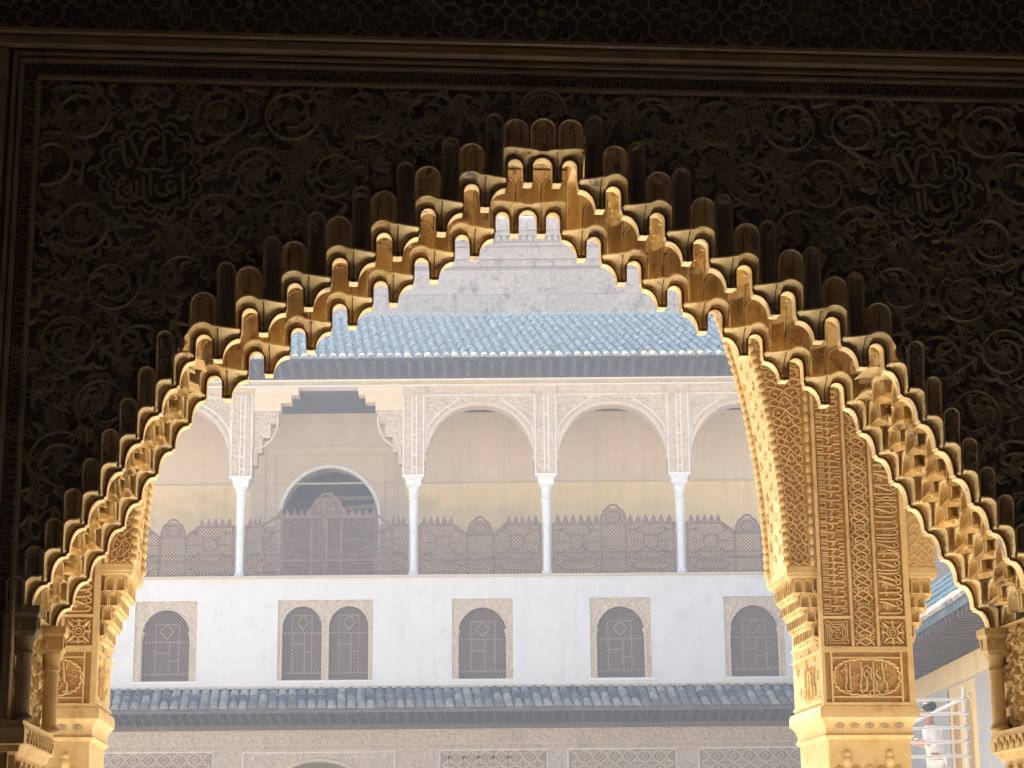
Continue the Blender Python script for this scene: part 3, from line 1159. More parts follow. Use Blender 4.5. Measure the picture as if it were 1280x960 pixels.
# ------------------------------------------------------------------ jambs, impost slabs and corner colonnettes under the arch
SL0, SL1 = 2.045, 2.125
GLD = {}
for s in (1, -1):
    mb = MB()
    mb.quad((s * 1.765, 0.0, 0), (s * 1.765, 0.66, 0), (s * 1.765, 0.66, 2.52), (s * 1.765, 0.0, 2.52))
    mb.quad((s * 1.765, 0.004, 0), (s * 1.95, 0.004, 0), (s * 1.95, 0.004, 2.50), (s * 1.765, 0.004, 2.50))
    mb.quad((s * 1.725, 0.0, 2.5), (s * 1.95, 0.0, 2.5), (s * 1.95, 0.655, 2.5), (s * 1.725, 0.655, 2.5))
    obj('jamb', mb.mesh('jamb', 0), 'gold', wall)
    mb = MB()
    c = s * 1.845
    mb.sqloft([(0.10, 0.30, SL0 - 0.16), (0.10, 0.30, SL0 - 0.03), (0.115, 0.335, SL0 - 0.02), (0.120, 0.340, SL0), (0.135, 0.355, SL0 + 0.004),
               (0.135, 0.355, SL0 + 0.055), (0.128, 0.348, SL1 - 0.012), (0.128, 0.348, SL1)], (c, 0.33))
    im = obj('impost_slab', mb.mesh('impost_slab', 20), 'gold', wall)
    # carved leaves on the jamb between the colonnettes and small arches under the slab
    for i in range(80):
        k = random.choice((0, 1, 2, 3))
        if k not in GLD:
            GLD[k] = LME[k].copy()
            GLD[k].materials.clear()
            GLD[k].materials.append(M['gold'])
        obj(LNAMES[k], GLD[k], 'gold', wall,
            (s * 1.755, 0.06 + 0.56 * ((i * 0.618) % 1), 2.14 + 0.35 * (i + 0.5) / 80), (0, random.uniform(0, 6), -s * HALF_PI), 0.75)
    for i in range(6):
        mb = MB()
        mb.ribbon([(-0.035, -0.075), (-0.035, -0.03)] + arc(0, -0.03, 0.035, pi, 0, 8) + [(0.035, -0.075)], 0.011, 0.016, 0.0)
        mb.ribbon(curl_path(8, 0.07, 1.2, 3.8), wprof(8, 0.014), 0.010, 0.0, o=(-0.01, -0.06))
        obj('small_arch', mb, 'gold', wall, (s * 1.7445, 0.075 + 0.10 * i, SL0 - 0.055), (0, 0, -s * HALF_PI))
    mb = MB()
    for i in range(18):
        a = curl_path(7, 0.05, 0.6 if i % 2 else -0.6, 3.4 if i % 2 else -3.4)
        mb.ribbon(a, wprof(7, 0.010), 0.007, 0.0, o=(-0.30 + i * 0.034, 0.022 if i % 2 else 0.038))
    obj('slab_scroll', mb, 'gold', im, (s * 1.7105, 0.33, SL0), (0, 0, -s * HALF_PI))


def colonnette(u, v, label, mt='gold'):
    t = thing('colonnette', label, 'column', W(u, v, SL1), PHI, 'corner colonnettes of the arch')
    mb = MB()
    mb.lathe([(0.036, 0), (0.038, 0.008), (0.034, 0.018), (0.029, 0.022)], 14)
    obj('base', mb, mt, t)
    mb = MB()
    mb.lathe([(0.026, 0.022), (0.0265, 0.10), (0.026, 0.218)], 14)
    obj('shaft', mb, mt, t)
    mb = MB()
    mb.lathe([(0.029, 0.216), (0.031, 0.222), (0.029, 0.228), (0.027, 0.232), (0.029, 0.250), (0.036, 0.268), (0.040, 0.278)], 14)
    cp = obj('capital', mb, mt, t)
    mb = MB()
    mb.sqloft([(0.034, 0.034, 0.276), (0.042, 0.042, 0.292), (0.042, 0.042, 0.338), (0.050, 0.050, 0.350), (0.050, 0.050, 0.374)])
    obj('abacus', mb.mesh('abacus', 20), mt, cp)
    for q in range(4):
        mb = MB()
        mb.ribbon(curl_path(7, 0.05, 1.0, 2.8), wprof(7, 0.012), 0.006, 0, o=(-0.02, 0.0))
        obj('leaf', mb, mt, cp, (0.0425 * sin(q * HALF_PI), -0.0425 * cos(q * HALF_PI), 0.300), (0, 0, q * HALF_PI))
    return t


colonnette(-1.735, 0.055, 'shadowed front colonnette at the left foot of the muqarnas arch', 'dark')  # its shade is put into the colour: dark stucco in place of gold
colonnette(-1.722, 0.600, 'golden rear colonnette at the left foot of the muqarnas arch, next to the carved pier')
colonnette(1.722, 0.600, 'sunlit colonnette at the right foot of the muqarnas arch')
# red-painted edge strip behind the right colonnette
mb = MB()
mb.box(1.712, 1.728, 0.642, 0.655, SL1, 2.49)
obj('painted_edge', mb, 'red', wall)
# ------------------------------------------------------------------ portico beyond the arch: carved piers and the tall stilted arch
VP = 3.9
CU, CA, CB, CZ = -0.048, 1.750, 3.05, 3.245          # central arch: centre, half span, rise, springing


def leg(z, a=CA, b=CB):
    t = max(0.0, min(1.0, (z - CZ) / b))
    return a * sqrt(1 - t * t)


def shared(name, mb, m, smooth=40):
    me = mb.mesh(name, smooth)
    me.materials.append(M[m])
    return me


# --- relief pieces
def poly(mb, *strokes, w=0.009, h=0.010, y=0.0):
    for s in strokes:
        mb.ribbon(list(s), w, h, y, 0.25)


knots = []
mb = MB()
for ph in (0, pi):
    mb.ribbon([(0.030 * sin(2 * pi * z / 0.085 + ph), z) for z in [0.085 * i / 12 for i in range(13)]], 0.0085, 0.010, 0, 0.25)
for sx in (1, -1):
    mb.ribbon([(sx * (0.052 - 0.026 * sin(pi * z / 0.085)), z) for z in [0.085 * i / 8 for i in range(9)]], 0.0085, 0.010, 0, 0.25)
    mb.ribbon(arc(sx * 0.046, 0.0425, 0.009, 0, 5.5, 8), 0.005, 0.010)
poly(mb, [(-0.050, 0.012), (-0.030, 0.022), (-0.050, 0.034)], [(0.050, 0.012), (0.030, 0.022), (0.050, 0.034)], [(-0.016, 0.058), (0.016, 0.058)],
     [(-0.05, 0.06), (-0.036, 0.066), (-0.05, 0.076)], [(0.05, 0.06), (0.036, 0.066), (0.05, 0.076)], w=0.006)
mb.dome(0, 0.020, 0.006, 0.006, 0.008, 0, 6, 2)
knots.append(shared('knot', mb, 'gold'))

scripts = []
random.seed(11)
for var in range(4):                       # script running up the band, its tall letters lying across it
    mb = MB()
    zz = 0.006
    while zz < 0.165:
        kind = random.choice('aabbcd')
        if kind == 'a':
            mb.ribbon([(-0.066, zz + 0.004), (-0.05, zz + 0.001), (0.02, zz), (0.044, zz + 0.004), (0.054, zz + 0.016)], [0.010, 0.009, 0.008, 0.008, 0.004], 0.011, 0, 0.2)
            zz += 0.0175
        elif kind == 'b':
            mb.ribbon([(-0.064, zz), (0.03, zz + 0.001), (0.052, zz + 0.006), (0.058, zz + 0.020), (0.044, zz + 0.030), (0.028, zz + 0.024)],
                      [0.010, 0.009, 0.009, 0.010, 0.009, 0.004], 0.011, 0, 0.2)
            mb.ribbon([(x * 0.6 - 0.03, zz + 0.018 + z * 0.6) for x, z in curl_path(9, 0.085, 0.5, 4.4)], wprof(9, 0.012), 0.008)
            zz += 0.036
        elif kind == 'c':
            mb.ribbon([(-0.064, zz + 0.030), (-0.03, zz + 0.022), (0.01, zz + 0.008), (0.04, zz)], [0.004, 0.011, 0.012, 0.005], 0.011, 0, 0.2)
            mb.ribbon(arc(-0.03, zz + 0.006, 0.010, 0.4, 5.6, 9), 0.006, 0.008)
            mb.ribbon(arc(0.045, zz + 0.022, 0.013, 2.6, 8.2, 10), [0.004] + [0.008] * 9 + [0.004], 0.011)
            zz += 0.040
        else:
            mb.ribbon([(-0.06, zz), (0.06, zz + 0.002)], 0.009, 0.011, 0, 0.2)
            mb.ribbon([(-0.05, zz + 0.014), (-0.02, zz + 0.012), (0.0, zz + 0.020), (0.03, zz + 0.012), (0.055, zz + 0.018)], [0.004, 0.010, 0.010, 0.010, 0.004], 0.011)
            mb.dome(-0.035, zz + 0.026, 0.005, 0.005, 0.008, 0, 6, 2)
            zz += 0.034
    scripts.append(shared('inscription', mb, 'gold'))
kufic = []
for var in range(3):
    mb = MB()
    zz = 0.004
    while zz < 0.165:
        hh = random.choice((0.030, 0.038, 0.046))
        q = random.choice((0.02, 0.035, 0.05))
        poly(mb, [(-0.066, zz), (q, zz), (q, zz + 0.012), (0.062, zz + 0.012)], [(-0.066, zz + 0.010), (-0.030, zz + 0.010), (-0.030, zz + hh - 0.010), (-0.066, zz + hh - 0.010)], w=0.0075)
        mb.ribbon([(x * 0.75 - 0.012, zz + 0.016 + z * 0.75) for x, z in curl_path(9, 0.075, 0.3, 4.6)], wprof(9, 0.013), 0.009)
        mb.ribbon([(0.03 + x * 0.5, zz + 0.026 + z * 0.5) for x, z in curl_path(8, 0.06, 0.8, -3.6)], wprof(8, 0.010), 0.008)
        mb.ribbon(arc(0.056, zz + 0.026, 0.006, 0, 5.8, 8), 0.005, 0.008)
        zz += hh + 0.004
    kufic.append(shared('inscription_panel', mb, 'gold'))

mb = MB()                                   # square panel of straight interlace
for q in range(4):
    a = q * HALF_PI
    R = lambda p: (p[0] * cos(a) - p[1] * sin(a), p[0] * sin(a) + p[1] * cos(a))
    for st_ in ([(-0.030, 0.056), (0.030, 0.056), (0.030, 0.044), (-0.030, 0.044), (-0.030, 0.056)], [(0.042, 0.060), (0.060, 0.060), (0.060, 0.042), (0.036, 0.024), (0.024, 0.036), (0.042, 0.060)],
                [(-0.022, 0.034), (0.0, 0.026), (0.022, 0.034)], [(0.0, 0.018), (0.014, 0.014)], [(0.046, 0.048), (0.030, 0.030)]):
        mb.ribbon([R(p) for p in st_], 0.006, 0.010, 0, 0.25)
mb.dome(0, 0, 0.008, 0.008, 0.010, 0, 8, 2)
sqA = shared('knot_panel', mb, 'gold')
mb = MB()                                   # square panel of a rosette
mb.ribbon(arc(0, 0, 0.017, 0, 2 * pi * 11 / 12, 11), 0.007, 0.010, 0, 0.25, True)
mb.ribbon(arc(0, 0, 0.031, 0, 2 * pi * 15 / 16, 15), 0.007, 0.010, 0, 0.25, True)
for q in range(4):
    a = q * HALF_PI + pi / 4
    R = lambda p: (p[0] * cos(a) - p[1] * sin(a), p[0] * sin(a) + p[1] * cos(a))
    mb.ribbon([R((0.034, 0)), R((0.055, 0)), R((0.080, 0))], [0.008, 0.028, 0.004], 0.010, 0, 0.4, ridge=0.003)
    a += pi / 4
    mb.ribbon([R((0.033, 0)), R((0.047, 0)), R((0.060, 0))], [0.006, 0.020, 0.014], 0.010, 0, 0.4)
    mb.ribbon([R((0.062, -0.040)), R((0.050, -0.020)), R((0.062, 0)), R((0.050, 0.020)), R((0.062, 0.040))], 0.007, 0.010, 0, 0.25)
mb.dome(0, 0, 0.008, 0.008, 0.010, 0, 8, 2)
sqB = shared('rosette_panel', mb, 'gold')

# cartouche with tall angular letters, traced
KT = [[(400, 250), (400, 480), (385, 500), (385, 620), (420, 620)], [(445, 240), (445, 570), (470, 570)], [(320, 350), (360, 340), (405, 290)], [(590, 230), (590, 470), (570, 500), (590, 640)],
      [(605, 400), (605, 320), (655, 275), (715, 320), (715, 450), (740, 470), (740, 640)], [(745, 230), (745, 440), (775, 480), (775, 600)], [(860, 240), (875, 470), (910, 500), (910, 620)],
      [(905, 250), (890, 330)], [(380, 600), (470, 590)], [(550, 585), (640, 590)], [(700, 590), (800, 595)], [(860, 600), (940, 590)], [(560, 380), (530, 410)], [(790, 320), (770, 380), (830, 450)],
      [(655, 330), (620, 390), (660, 440), (700, 390), (655, 330)], [(660, 440), (650, 600)], [(690, 600), (665, 660)], [(805, 600), (805, 650)]]
kS = 0.0413 / 98.5 * 1.02


def KP(p):
    return ((p[0] - 660) * kS, -(p[1] - 425) * kS)


def cartouche_letters():
    return [shared('letter', (lambda q: q.ribbon([KP(p) for p in st_], 0.0088, 0.011, 0, 0.2) or q)(MB()), 'gold') for st_ in KT]


KL = cartouche_letters()
mb = MB()
ov = []
for i in range(72):
    t = 2 * pi * i / 72
    c, s_ = cos(t), sin(t)
    rx = 0.182 * (abs(c) ** 0.8) * (1 if c > 0 else -1)
    rz = 0.098 * (abs(s_) ** 0.75) * (1 if s_ > 0 else -1)
    k = 1 - 0.05 * (i % 3 == 0)
    ov.append((rx * k, rz * k))
mb.ribbon(ov, 0.011, 0.011, 0, 0.25, True)
oval = shared('cusped_border', mb, 'gold')
scr = []
for var in range(2):
    mb = MB()
    mb.ribbon(curl_path(12, 0.10, 0.4, 5.6), wprof(12, 0.013), 0.007)
    mb.ribbon(curl_path(8, 0.05, -0.8, -3.2), wprof(8, 0.012), 0.007)
    mb.ribbon(curl_path(8, 0.05, 2.4, 3.0), wprof(8, 0.011), 0.007)
    scr.append(shared('leaf_scroll', mb, 'gold'))
mb = MB()
for i in range(22):
    mb.ribbon([(-0.150 + i * 0.0142, -0.011), (-0.142 + i * 0.0142, 0.0), (-0.150 + i * 0.0142, 0.011)], 0.0042, 0.006)
    mb.ribbon([(-0.143 + i * 0.0142, -0.011), (-0.150 + i * 0.0142, 0.0)], 0.0035, 0.005)
braidH = shared('braid', mb, 'gold')
mb = MB()
mb.dome(0, 0, 0.026, 0.030, 0.026, 0.0, 8, 3)
lump = shared('lobe', mb, 'gold')
mb = MB()
for (x, z, a, b) in ((0, 0.012, 0.034, 0.008),):
    mb.ribbon(arc(0, 0, 0.010, 0.2, 2.9, 6), 0.004, 0.002)
    mb.ribbon(arc(-0.016, -0.004, 0.008, 0, 5, 7), 0.004, 0.002)
    mb.ribbon(arc(0.016, -0.004, 0.008, -2, 3.1, 7), 0.004, 0.002)
    mb.ribbon([(0, -0.014), (0, 0.004)], 0.004, 0.002)
    mb.ribbon([(-0.014, -0.02), (0, -0.012), (0.014, -0.02)], 0.004, 0.002)
floret = shared('painted_floret', mb, 'greyb')
cw = 0.056
mb = tile(-cw / 2, cw / 2, 0, 0.080, [(0, cw * 0.84, 0.072)])
mb2 = niche(cw * 0.84, 0.072, 0.030, 2, 0.004)
n0 = len(mb.v)
mb.v += mb2.v
mb.f += [tuple(n0 + i for i in f) for f in mb2.f]
mb.quad((-cw / 2, 0, 0), (cw / 2, 0, 0), (cw / 2, 0.033, -0.034), (-cw / 2, 0.033, -0.034))
mb.v += [(cw / 2 - 0.010, -0.003, 0.012), (cw / 2 + 0.010, -0.003, 0.012), (cw / 2, 0.012, -0.026), (cw / 2 - 0.010, 0.014, 0.012), (cw / 2 + 0.010, 0.014, 0.012)]
n0 = len(mb.v) - 5
mb.f += [(n0, n0 + 1, n0 + 2), (n0, n0 + 2, n0 + 3), (n0 + 1, n0 + 4, n0 + 2)]
ccell = shared('corbel_cell', mb, 'gold')
mb = MB()
rows = []
for i in range(7):
    a = pi * i / 6
    rows.append([(0.024 * sin(a) * cos(2 * pi * k / 8), -0.032 * cos(a), 0.024 * sin(a) * sin(2 * pi * k / 8)) for k in range(8)])
mb.grid(rows, True)
scal = shared('scallop', mb, 'gold')
mb = MB()
mb.lathe([(0.004, -0.028), (0.013, -0.020), (0.016, 0.0), (0.013, 0.020), (0.004, 0.028)], 8)
bead = shared('bead', mb, 'gold')
mb = MB()
for s in (1, -1):
    poly(mb, [(s * 0.0, 0.0), (s * 0.026, 0.020), (s * 0.050, 0.030), (s * 0.052, 0.055), (s * 0.030, 0.066), (s * 0.012, 0.085), (s * 0.0, 0.110)],
         [(s * 0.052, 0.0), (s * 0.030, 0.014), (s * 0.018, 0.040), (s * 0.028, 0.060), (s * 0.052, 0.080), (s * 0.046, 0.110)],
         [(s * 0.004, 0.030), (s * 0.016, 0.052), (s * 0.004, 0.075)], [(s * 0.022, 0.088), (s * 0.036, 0.098)], w=0.0065, h=0.008)
webm = shared('interlace', mb, 'gold')


def pier(uc, s, label):
    """s = +1: the central arch is on its left"""
    t = thing('carved_pier', label, 'pier', W(uc, VP, 0), PHI, 'portico piers')
    hw = 0.25
    mb = MB()
    mb.box(-hw + 0.012, hw - 0.012, 0.0, 0.72, 2.50, 6.9)
    obj('core', mb.mesh('core', 0), 'gold', t)
    for x0, x1 in ((-hw, -hw + 0.018), (-0.082, -0.066), (0.058, 0.074), (hw - 0.030, hw)):
        mb = MB()
        z0 = 2.815 if abs(x0) < 0.1 else 2.502
        mb.box(x0, x1, -0.024, 0.004 if abs(x0) < 0.1 else 0.03, z0, 5.6)
        obj('vertical_moulding', mb.mesh('vertical_moulding', 0), 'gold', t)
    for z0, z1 in ((2.502, 2.516), (2.782, 2.812), (2.962, 2.976)):
        mb = MB()
        for x0, x1 in (((-hw + 0.018, -0.082), (0.074, hw - 0.030)) if z0 > 2.9 else ((-hw + 0.018, hw - 0.030),)):
            mb.box(x0, x1, -0.0225, 0.004, z0, z1)
        obj('cross_moulding', mb.mesh('cross_moulding', 0), 'gold', t)
    xl, xc, xr = -0.157, -0.004, 0.147
    for x0, x1, z0, z1 in ((-hw + 0.018, -0.082, 2.976, 5.1), (-0.066, 0.058, 2.812, 5.1), (0.074, hw - 0.030, 2.976, 5.1), (-hw + 0.018, -0.082, 2.812, 2.962), (0.074, hw - 0.030, 2.812, 2.962),
                           (-hw + 0.018, hw - 0.030, 2.516, 2.782)):
        mb = MB()
        mb.quad((x0, -0.0025, z0), (x1, -0.0025, z0), (x1, -0.0025, z1), (x0, -0.0025, z1))
        obj('relief_ground', mb.mesh('relief_ground', 0), 'pground', t)
    i = 0
    z = 2.984
    while z < 5.0:
        obj('inscription_panel', kufic[i % 3], 'gold', t, (xl, 0, z), scale=(1, 1.9, 1))
        obj('inscription', scripts[i % 4], 'gold', t, (xr, 0, z), scale=(1, 1.9, 1))
        for q in range(3):
            obj('leaf_scroll', scr[q % 2], 'gold', t, (xr - 0.02 + 0.03 * q, 0.004, z + 0.03 + 0.055 * q), (0, i + q * 2.1, 0), (0.6, 1.8, 0.6))
        z += 0.176
        i += 1
    z = 2.818
    while z < 4.9:
        obj('knot', knots[0], 'gold', t, (xc, 0, z), scale=(1, 1.9, 1))
        z += 0.085
    obj('knot_panel', sqA, 'gold', t, (xl, 0, 2.888), scale=(1, 1.9, 1))
    obj('rosette_panel', sqB, 'gold', t, (xr, 0, 2.888), scale=(1, 1.9, 1))
    # cartouche
    c0 = (0.0 - 0.006, 2.649)
    obj('cusped_border', oval, 'gold', t, (c0[0], 0, c0[1]), scale=(1, 1.9, 1))
    for me in KL:
        obj('letter', me, 'gold', t, (c0[0], 0, c0[1]), scale=(1, 1.9, 1))
    for q in range(18):
        a = q * 2 * pi / 18
        obj('leaf_scroll', scr[q % 2], 'gold', t, (c0[0] + (0.135 if q % 2 else 0.075) * cos(a), 0.003, c0[1] + (0.055 if q % 2 else 0.035) * sin(a)), (0, q * 1.7, 0), (0.55, 1.9, 0.55))
    for dz in (-0.121, 0.121):
        obj('braid', braidH, 'gold', t, (c0[0], 0, c0[1] + dz))
    for dx in (-0.207, 0.207):
        obj('braid', braidH, 'gold', t, (c0[0] + dx, 0, c0[1]), (0, HALF_PI, 0), (0.70, 1, 0.8))
    mb = MB()
    for dx in (-0.190, 0.190):
        mb.box(c0[0] + dx - 0.005, c0[0] + dx + 0.005, -0.020, 0.004, 2.516, 2.782)
    for dz in (-0.104, 0.104):
        mb.box(c0[0] - 0.185, c0[0] + 0.185, -0.0195, 0.004, c0[1] + dz - 0.004, c0[1] + dz + 0.004)
    obj('panel_frame', mb.mesh('panel_frame', 0), 'gold', t)
    # capital
    mb = MB()
    cy_ = 0.36
    mb.sqloft([(0.222, 0.332, 2.10), (0.222, 0.332, 2.325), (0.232, 0.342, 2.33), (0.243, 0.353, 2.345), (0.232, 0.342, 2.358), (0.233, 0.343, 2.38),
               (0.240, 0.350, 2.405), (0.256, 0.366, 2.428), (0.268, 0.378, 2.438), (0.268, 0.378, 2.486), (0.262, 0.372, 2.500)], (0, cy_))
    cap = obj('capital', mb.mesh('capital', 25), 'gold', t)
    for q in range(5):
        obj('painted_floret', floret, 'greyb', cap, (-0.16 + 0.08 * q, 0.0065, 2.400), (0.32, 0, 0), 0.95)
    for x in (-0.125, 0.105):
        for dx, dz, k in ((-0.045, 2.155, 1.25), (0.045, 2.155, 1.25), (0, 2.215, 1.1), (0, 2.25, 0.8)):
            obj('lobe', lump, 'gold', cap, (x + dx, 0.030, dz), (0, 0, 0), (k, 0.8, k))
    obj('lobe', lump, 'gold', cap, (-0.01, 0.030, 2.16), (0, 0, 0), (1.1, 0.6, 1.3))
    mb = MB()
    mb.lathe([(0.16, 0.004), (0.17, 0.05), (0.13, 0.10), (0.12, 1.7), (0.13, 1.75), (0.15, 1.95), (0.20, 2.10)], 20, (0, cy_))
    obj('shaft', mb, 'marble', t)
    # side brackets that carry the arches, stepped rows of small cells
    for side in (1, -1):
        d = -s * side                       # direction towards the opening
        inner = side == 1
        rz = d * HALF_PI
        for r in range(4):
            z0 = 2.872 + 0.078 * r
            pj = 0.030 + 0.033 * r
            mb = MB()
            a, b = sorted((d * (hw - 0.012), d * (hw + pj - 0.031)))
            mb.box(a, b, 0.061 - 0.006 * r, 0.50 + 0.01 * r, z0 + 0.0005 * r, z0 + 0.079)
            obj('bracket_tier', mb.mesh('bracket_tier', 0), 'gold', t)
            y = 0.045 - 0.006 * r + cw / 2
            while y + cw / 2 < 0.50 + 0.01 * r:
                obj('corbel_cell', ccell, 'gold', t, (d * (hw + pj), y, z0), (0, 0, d * HALF_PI))
                y += cw
            n = max(1, int((pj + 0.03) / cw))
            for q in range(n):
                obj('corbel_cell', ccell, 'gold', t, (d * (hw + pj - cw * (q + 0.5)), 0.029 - 0.006 * r, z0))
        mb = MB()
        a, b = sorted((d * (hw - 0.012), d * (hw + 0.165)))
        m_ = (a + b) / 2
        h_ = (b - a) / 2
        mb.sqloft([(h_ - 0.012, 0.255, 3.184), (h_ - 0.004, 0.262, 3.196), (h_ - 0.004, 0.262, 3.206), (h_, 0.268, 3.210), (h_, 0.268, 3.245)], (m_, 0.265))
        obj('bracket_slab', mb.mesh('bracket_slab', 20), 'gold', t)
        # carved cheek under the bracket
        for me in KL[:8]:
            obj('letter', me, 'gold', t, (d * (hw - 0.012), 0.30, 2.650), (0, 0, d * HALF_PI), (1.1, 1, 1.0))
        for q in range(14):
            obj('leaf_scroll', scr[q % 2], 'gold', t, (d * (hw - 0.011), 0.08 + 0.54 * ((q * 0.618) % 1), 2.55 + 0.30 * (q + 0.5) / 14), (0, q * 1.3, d * HALF_PI), 0.7)
        mb = MB()
        for zz in (2.520, 2.785, 2.850):
            a, b = sorted((d * (hw - 0.014), d * (hw + 0.002)))
            mb.box(a, b, 0.002, 0.70, zz, zz + 0.014)
        obj('cheek_moulding', mb.mesh('cheek_moulding', 0), 'gold', t)
    return t


P_R, P_L = 2.11, -2.206
pier(P_R, 1, 'golden carved stucco pier with inscription bands, right of the central opening')
pier(P_L, -1, 'golden carved stucco pier half hidden behind the left foot of the arch')

arcade = thing('portico_arcade', 'golden stucco portico arch with scalloped edges springing from the carved piers', 'arcade', W(0, VP, 0), PHI)
SA, SB = 0.92, 1.9


def arch_wall(cx, a, b, name):
    n = 60
    for y, nm in ((0.004, 'arch_face'), (0.50, 'arch_rear_face')):
        mb = MB()
        pts = [(cx - a * cos(pi * i / n), CZ + b * sin(pi * i / n)) for i in range(n + 1)]
        for p, q in zip(pts[:-1], pts[1:]):
            mb.quad((p[0], y, p[1]), (q[0], y, q[1]), (q[0], y, 7.0), (p[0], y, 7.0))
        obj(nm, mb.mesh(nm, 0), 'gold', arcade)
    mb = MB()
    mb.grid([[(p[0], 0.004, p[1]) for p in pts], [(p[0], 0.50, p[1]) for p in pts]])
    obj('arch_soffit', mb, 'gold', arcade)


arch_wall(CU, CA, CB, 'central')
sR, sL = P_R + 0.25 + 0.158 + SA, P_L - 0.25 - 0.158 - SA
arch_wall(sR, SA, SB, 'side')
arch_wall(sL, SA, SB, 'side')
mb = MB()
for a, b in ((CU + CA, P_R - 0.238), (P_R + 0.238, sR - SA), (P_L + 0.238, CU - CA), (sL + SA, P_L - 0.238)):
    mb = MB()
    mb.box(a, b, 0.0045, 0.4995, CZ, 7.0)
    obj('arch_haunch', mb.mesh('arch_haunch', 0), 'gold', arcade)
for a, b in ((sR + SA, 14), (-14, sL - SA)):
    mb = MB()
    mb.box(a, b, 0.0, 0.5, 0, 7.0)
    obj('end_wall', mb.mesh('end_wall', 0), 'gold', arcade)
mb = MB()
mb.box(-14, 14, -3.2, 1.5, 7.0, 7.3)
obj('portico_ceiling', mb.mesh('portico_ceiling', 0), 'fascia', arcade)
for s, P, in ((1, P_R), (-1, P_L)):
    z = CZ + 0.03
    i = 0
    while z < 5.1:
        x = CU + s * leg(z)
        for y in (0.016, 0.487):
            obj('scallop', scal, 'gold', arcade, (x - s * 0.004, y, z), (0.5 if y < 0.1 else -0.5, 0, 0), (1, 1, 1.05))
        z += 0.046
        i += 1
    z = CZ + 0.006
    while z < 5.0:
        x0 = CU + s * leg(z + 0.05)
        x1 = P - s * 0.292
        obj('interlace', webm, 'gold', arcade, ((x0 + s * 0.016 + x1) / 2, 0.004, z), (0, -s * 0.10, 0), (max(0.5, abs(x1 - x0 - s * 0.016) / 0.112), 2.0, 1))
        mb = MB()
        xa = CU + s * leg(z) + s * 0.022
        xb = CU + s * leg(z + 0.108) + s * 0.022
        mb.quad((xa, 0.0025, z), (x1, 0.0025, z), (x1, 0.0025, z + 0.108), (xb, 0.0025, z + 0.108))
        obj('interlace_ground', mb.mesh('interlace_ground', 0), 'pground', arcade)
        z += 0.108
    z = CZ + 0.03
    while z < 5.1:
        obj('bead', bead, 'gold', arcade, (P - s * 0.272, -0.002, z))
        z += 0.057
    # carved band on the outer side arch, only its foot shows
    z = CZ + 0.006
    while z < 3.9:
        t_ = (z + 0.05 - CZ) / SB
        cx = sR if s > 0 else sL
        x0 = cx - s * SA * sqrt(1 - t_ * t_)
        x1 = P + s * 0.265
        obj('interlace', webm, 'gold', arcade, ((x0 + x1) / 2, 0.004, z), (0, 0, 0), (max(0.5, abs(x1 - x0) / 0.115), 1, 1))
        z += 0.108
# carving on the underside of the central arch
for s in (1, -1):
    for i in range(46):
        z = CZ + 0.05 + 0.036 * i
        obj('leaf_scroll', scr[i % 2], 'gold', arcade, (CU + s * (leg(z) - 0.0005), 0.08 + 0.34 * ((i * 0.618) % 1), z), (0, i * 1.9, -s * HALF_PI), 0.8)
# ------------------------------------------------------------------ palace front across the courtyard (front plane y = 45)
FY = 45.0
fac = thing('palace_building', 'pale palace front with upper arcade, white wall of latticed windows and tiled eaves', 'building', (-1.4, FY, 0))
FX = 1.4                                   # children are placed in metres from world x = 0, shifted by the empty


def fo(name, mesh, m, loc=(0, 0, 0), rot=(0, 0, 0), scale=(1, 1, 1), parent=None, label=None):
    if parent is None:
        return obj(name, mesh, m, fac, (loc[0] + FX, loc[1], loc[2]), rot, scale, label)
    return obj(name, mesh, m, parent, loc, rot, scale, label)


XL, XR = -13.5, 9.6
ZW0, ZW1 = 5.86, 8.33
WINS = [(-8.54, -7.14, 1), (-5.32, -3.18, 2), (-1.40, -0.03, 1), (1.71, 3.08, 1), (4.73, 6.08, 1)]
WZ0, WZ1 = 6.03, 7.83
# white wall with real openings
mb = MB()
xs = [XL]
for a, b, n in WINS:
    xs += [a, b]
xs.append(XR)
for i in range(len(xs) - 1):
    if i % 2 == 0:
        mb.quad((xs[i], 0, ZW0), (xs[i + 1], 0, ZW0), (xs[i + 1], 0, ZW1), (xs[i], 0, ZW1))
    else:
        mb.quad((xs[i], 0, ZW0), (xs[i + 1], 0, ZW0), (xs[i + 1], 0, WZ0), (xs[i], 0, WZ0))
        mb.quad((xs[i], 0, WZ1), (xs[i + 1], 0, WZ1), (xs[i + 1], 0, ZW1), (xs[i], 0, ZW1))
fo('white_wall', mb.mesh('white_wall', 0), 'white')
mb = MB()
mb.box(XL, XR, 0.9, 1.0, 4.9, ZW1)
mb.box(XL, XR, 0.002, 0.9, ZW1 - 0.04, ZW1 - 0.002)
mb.box(XL, XR, 0.002, 0.9, ZW0, ZW0 + 0.04)
fo('inner_wall', mb.mesh('inner_wall', 0), 'inside')


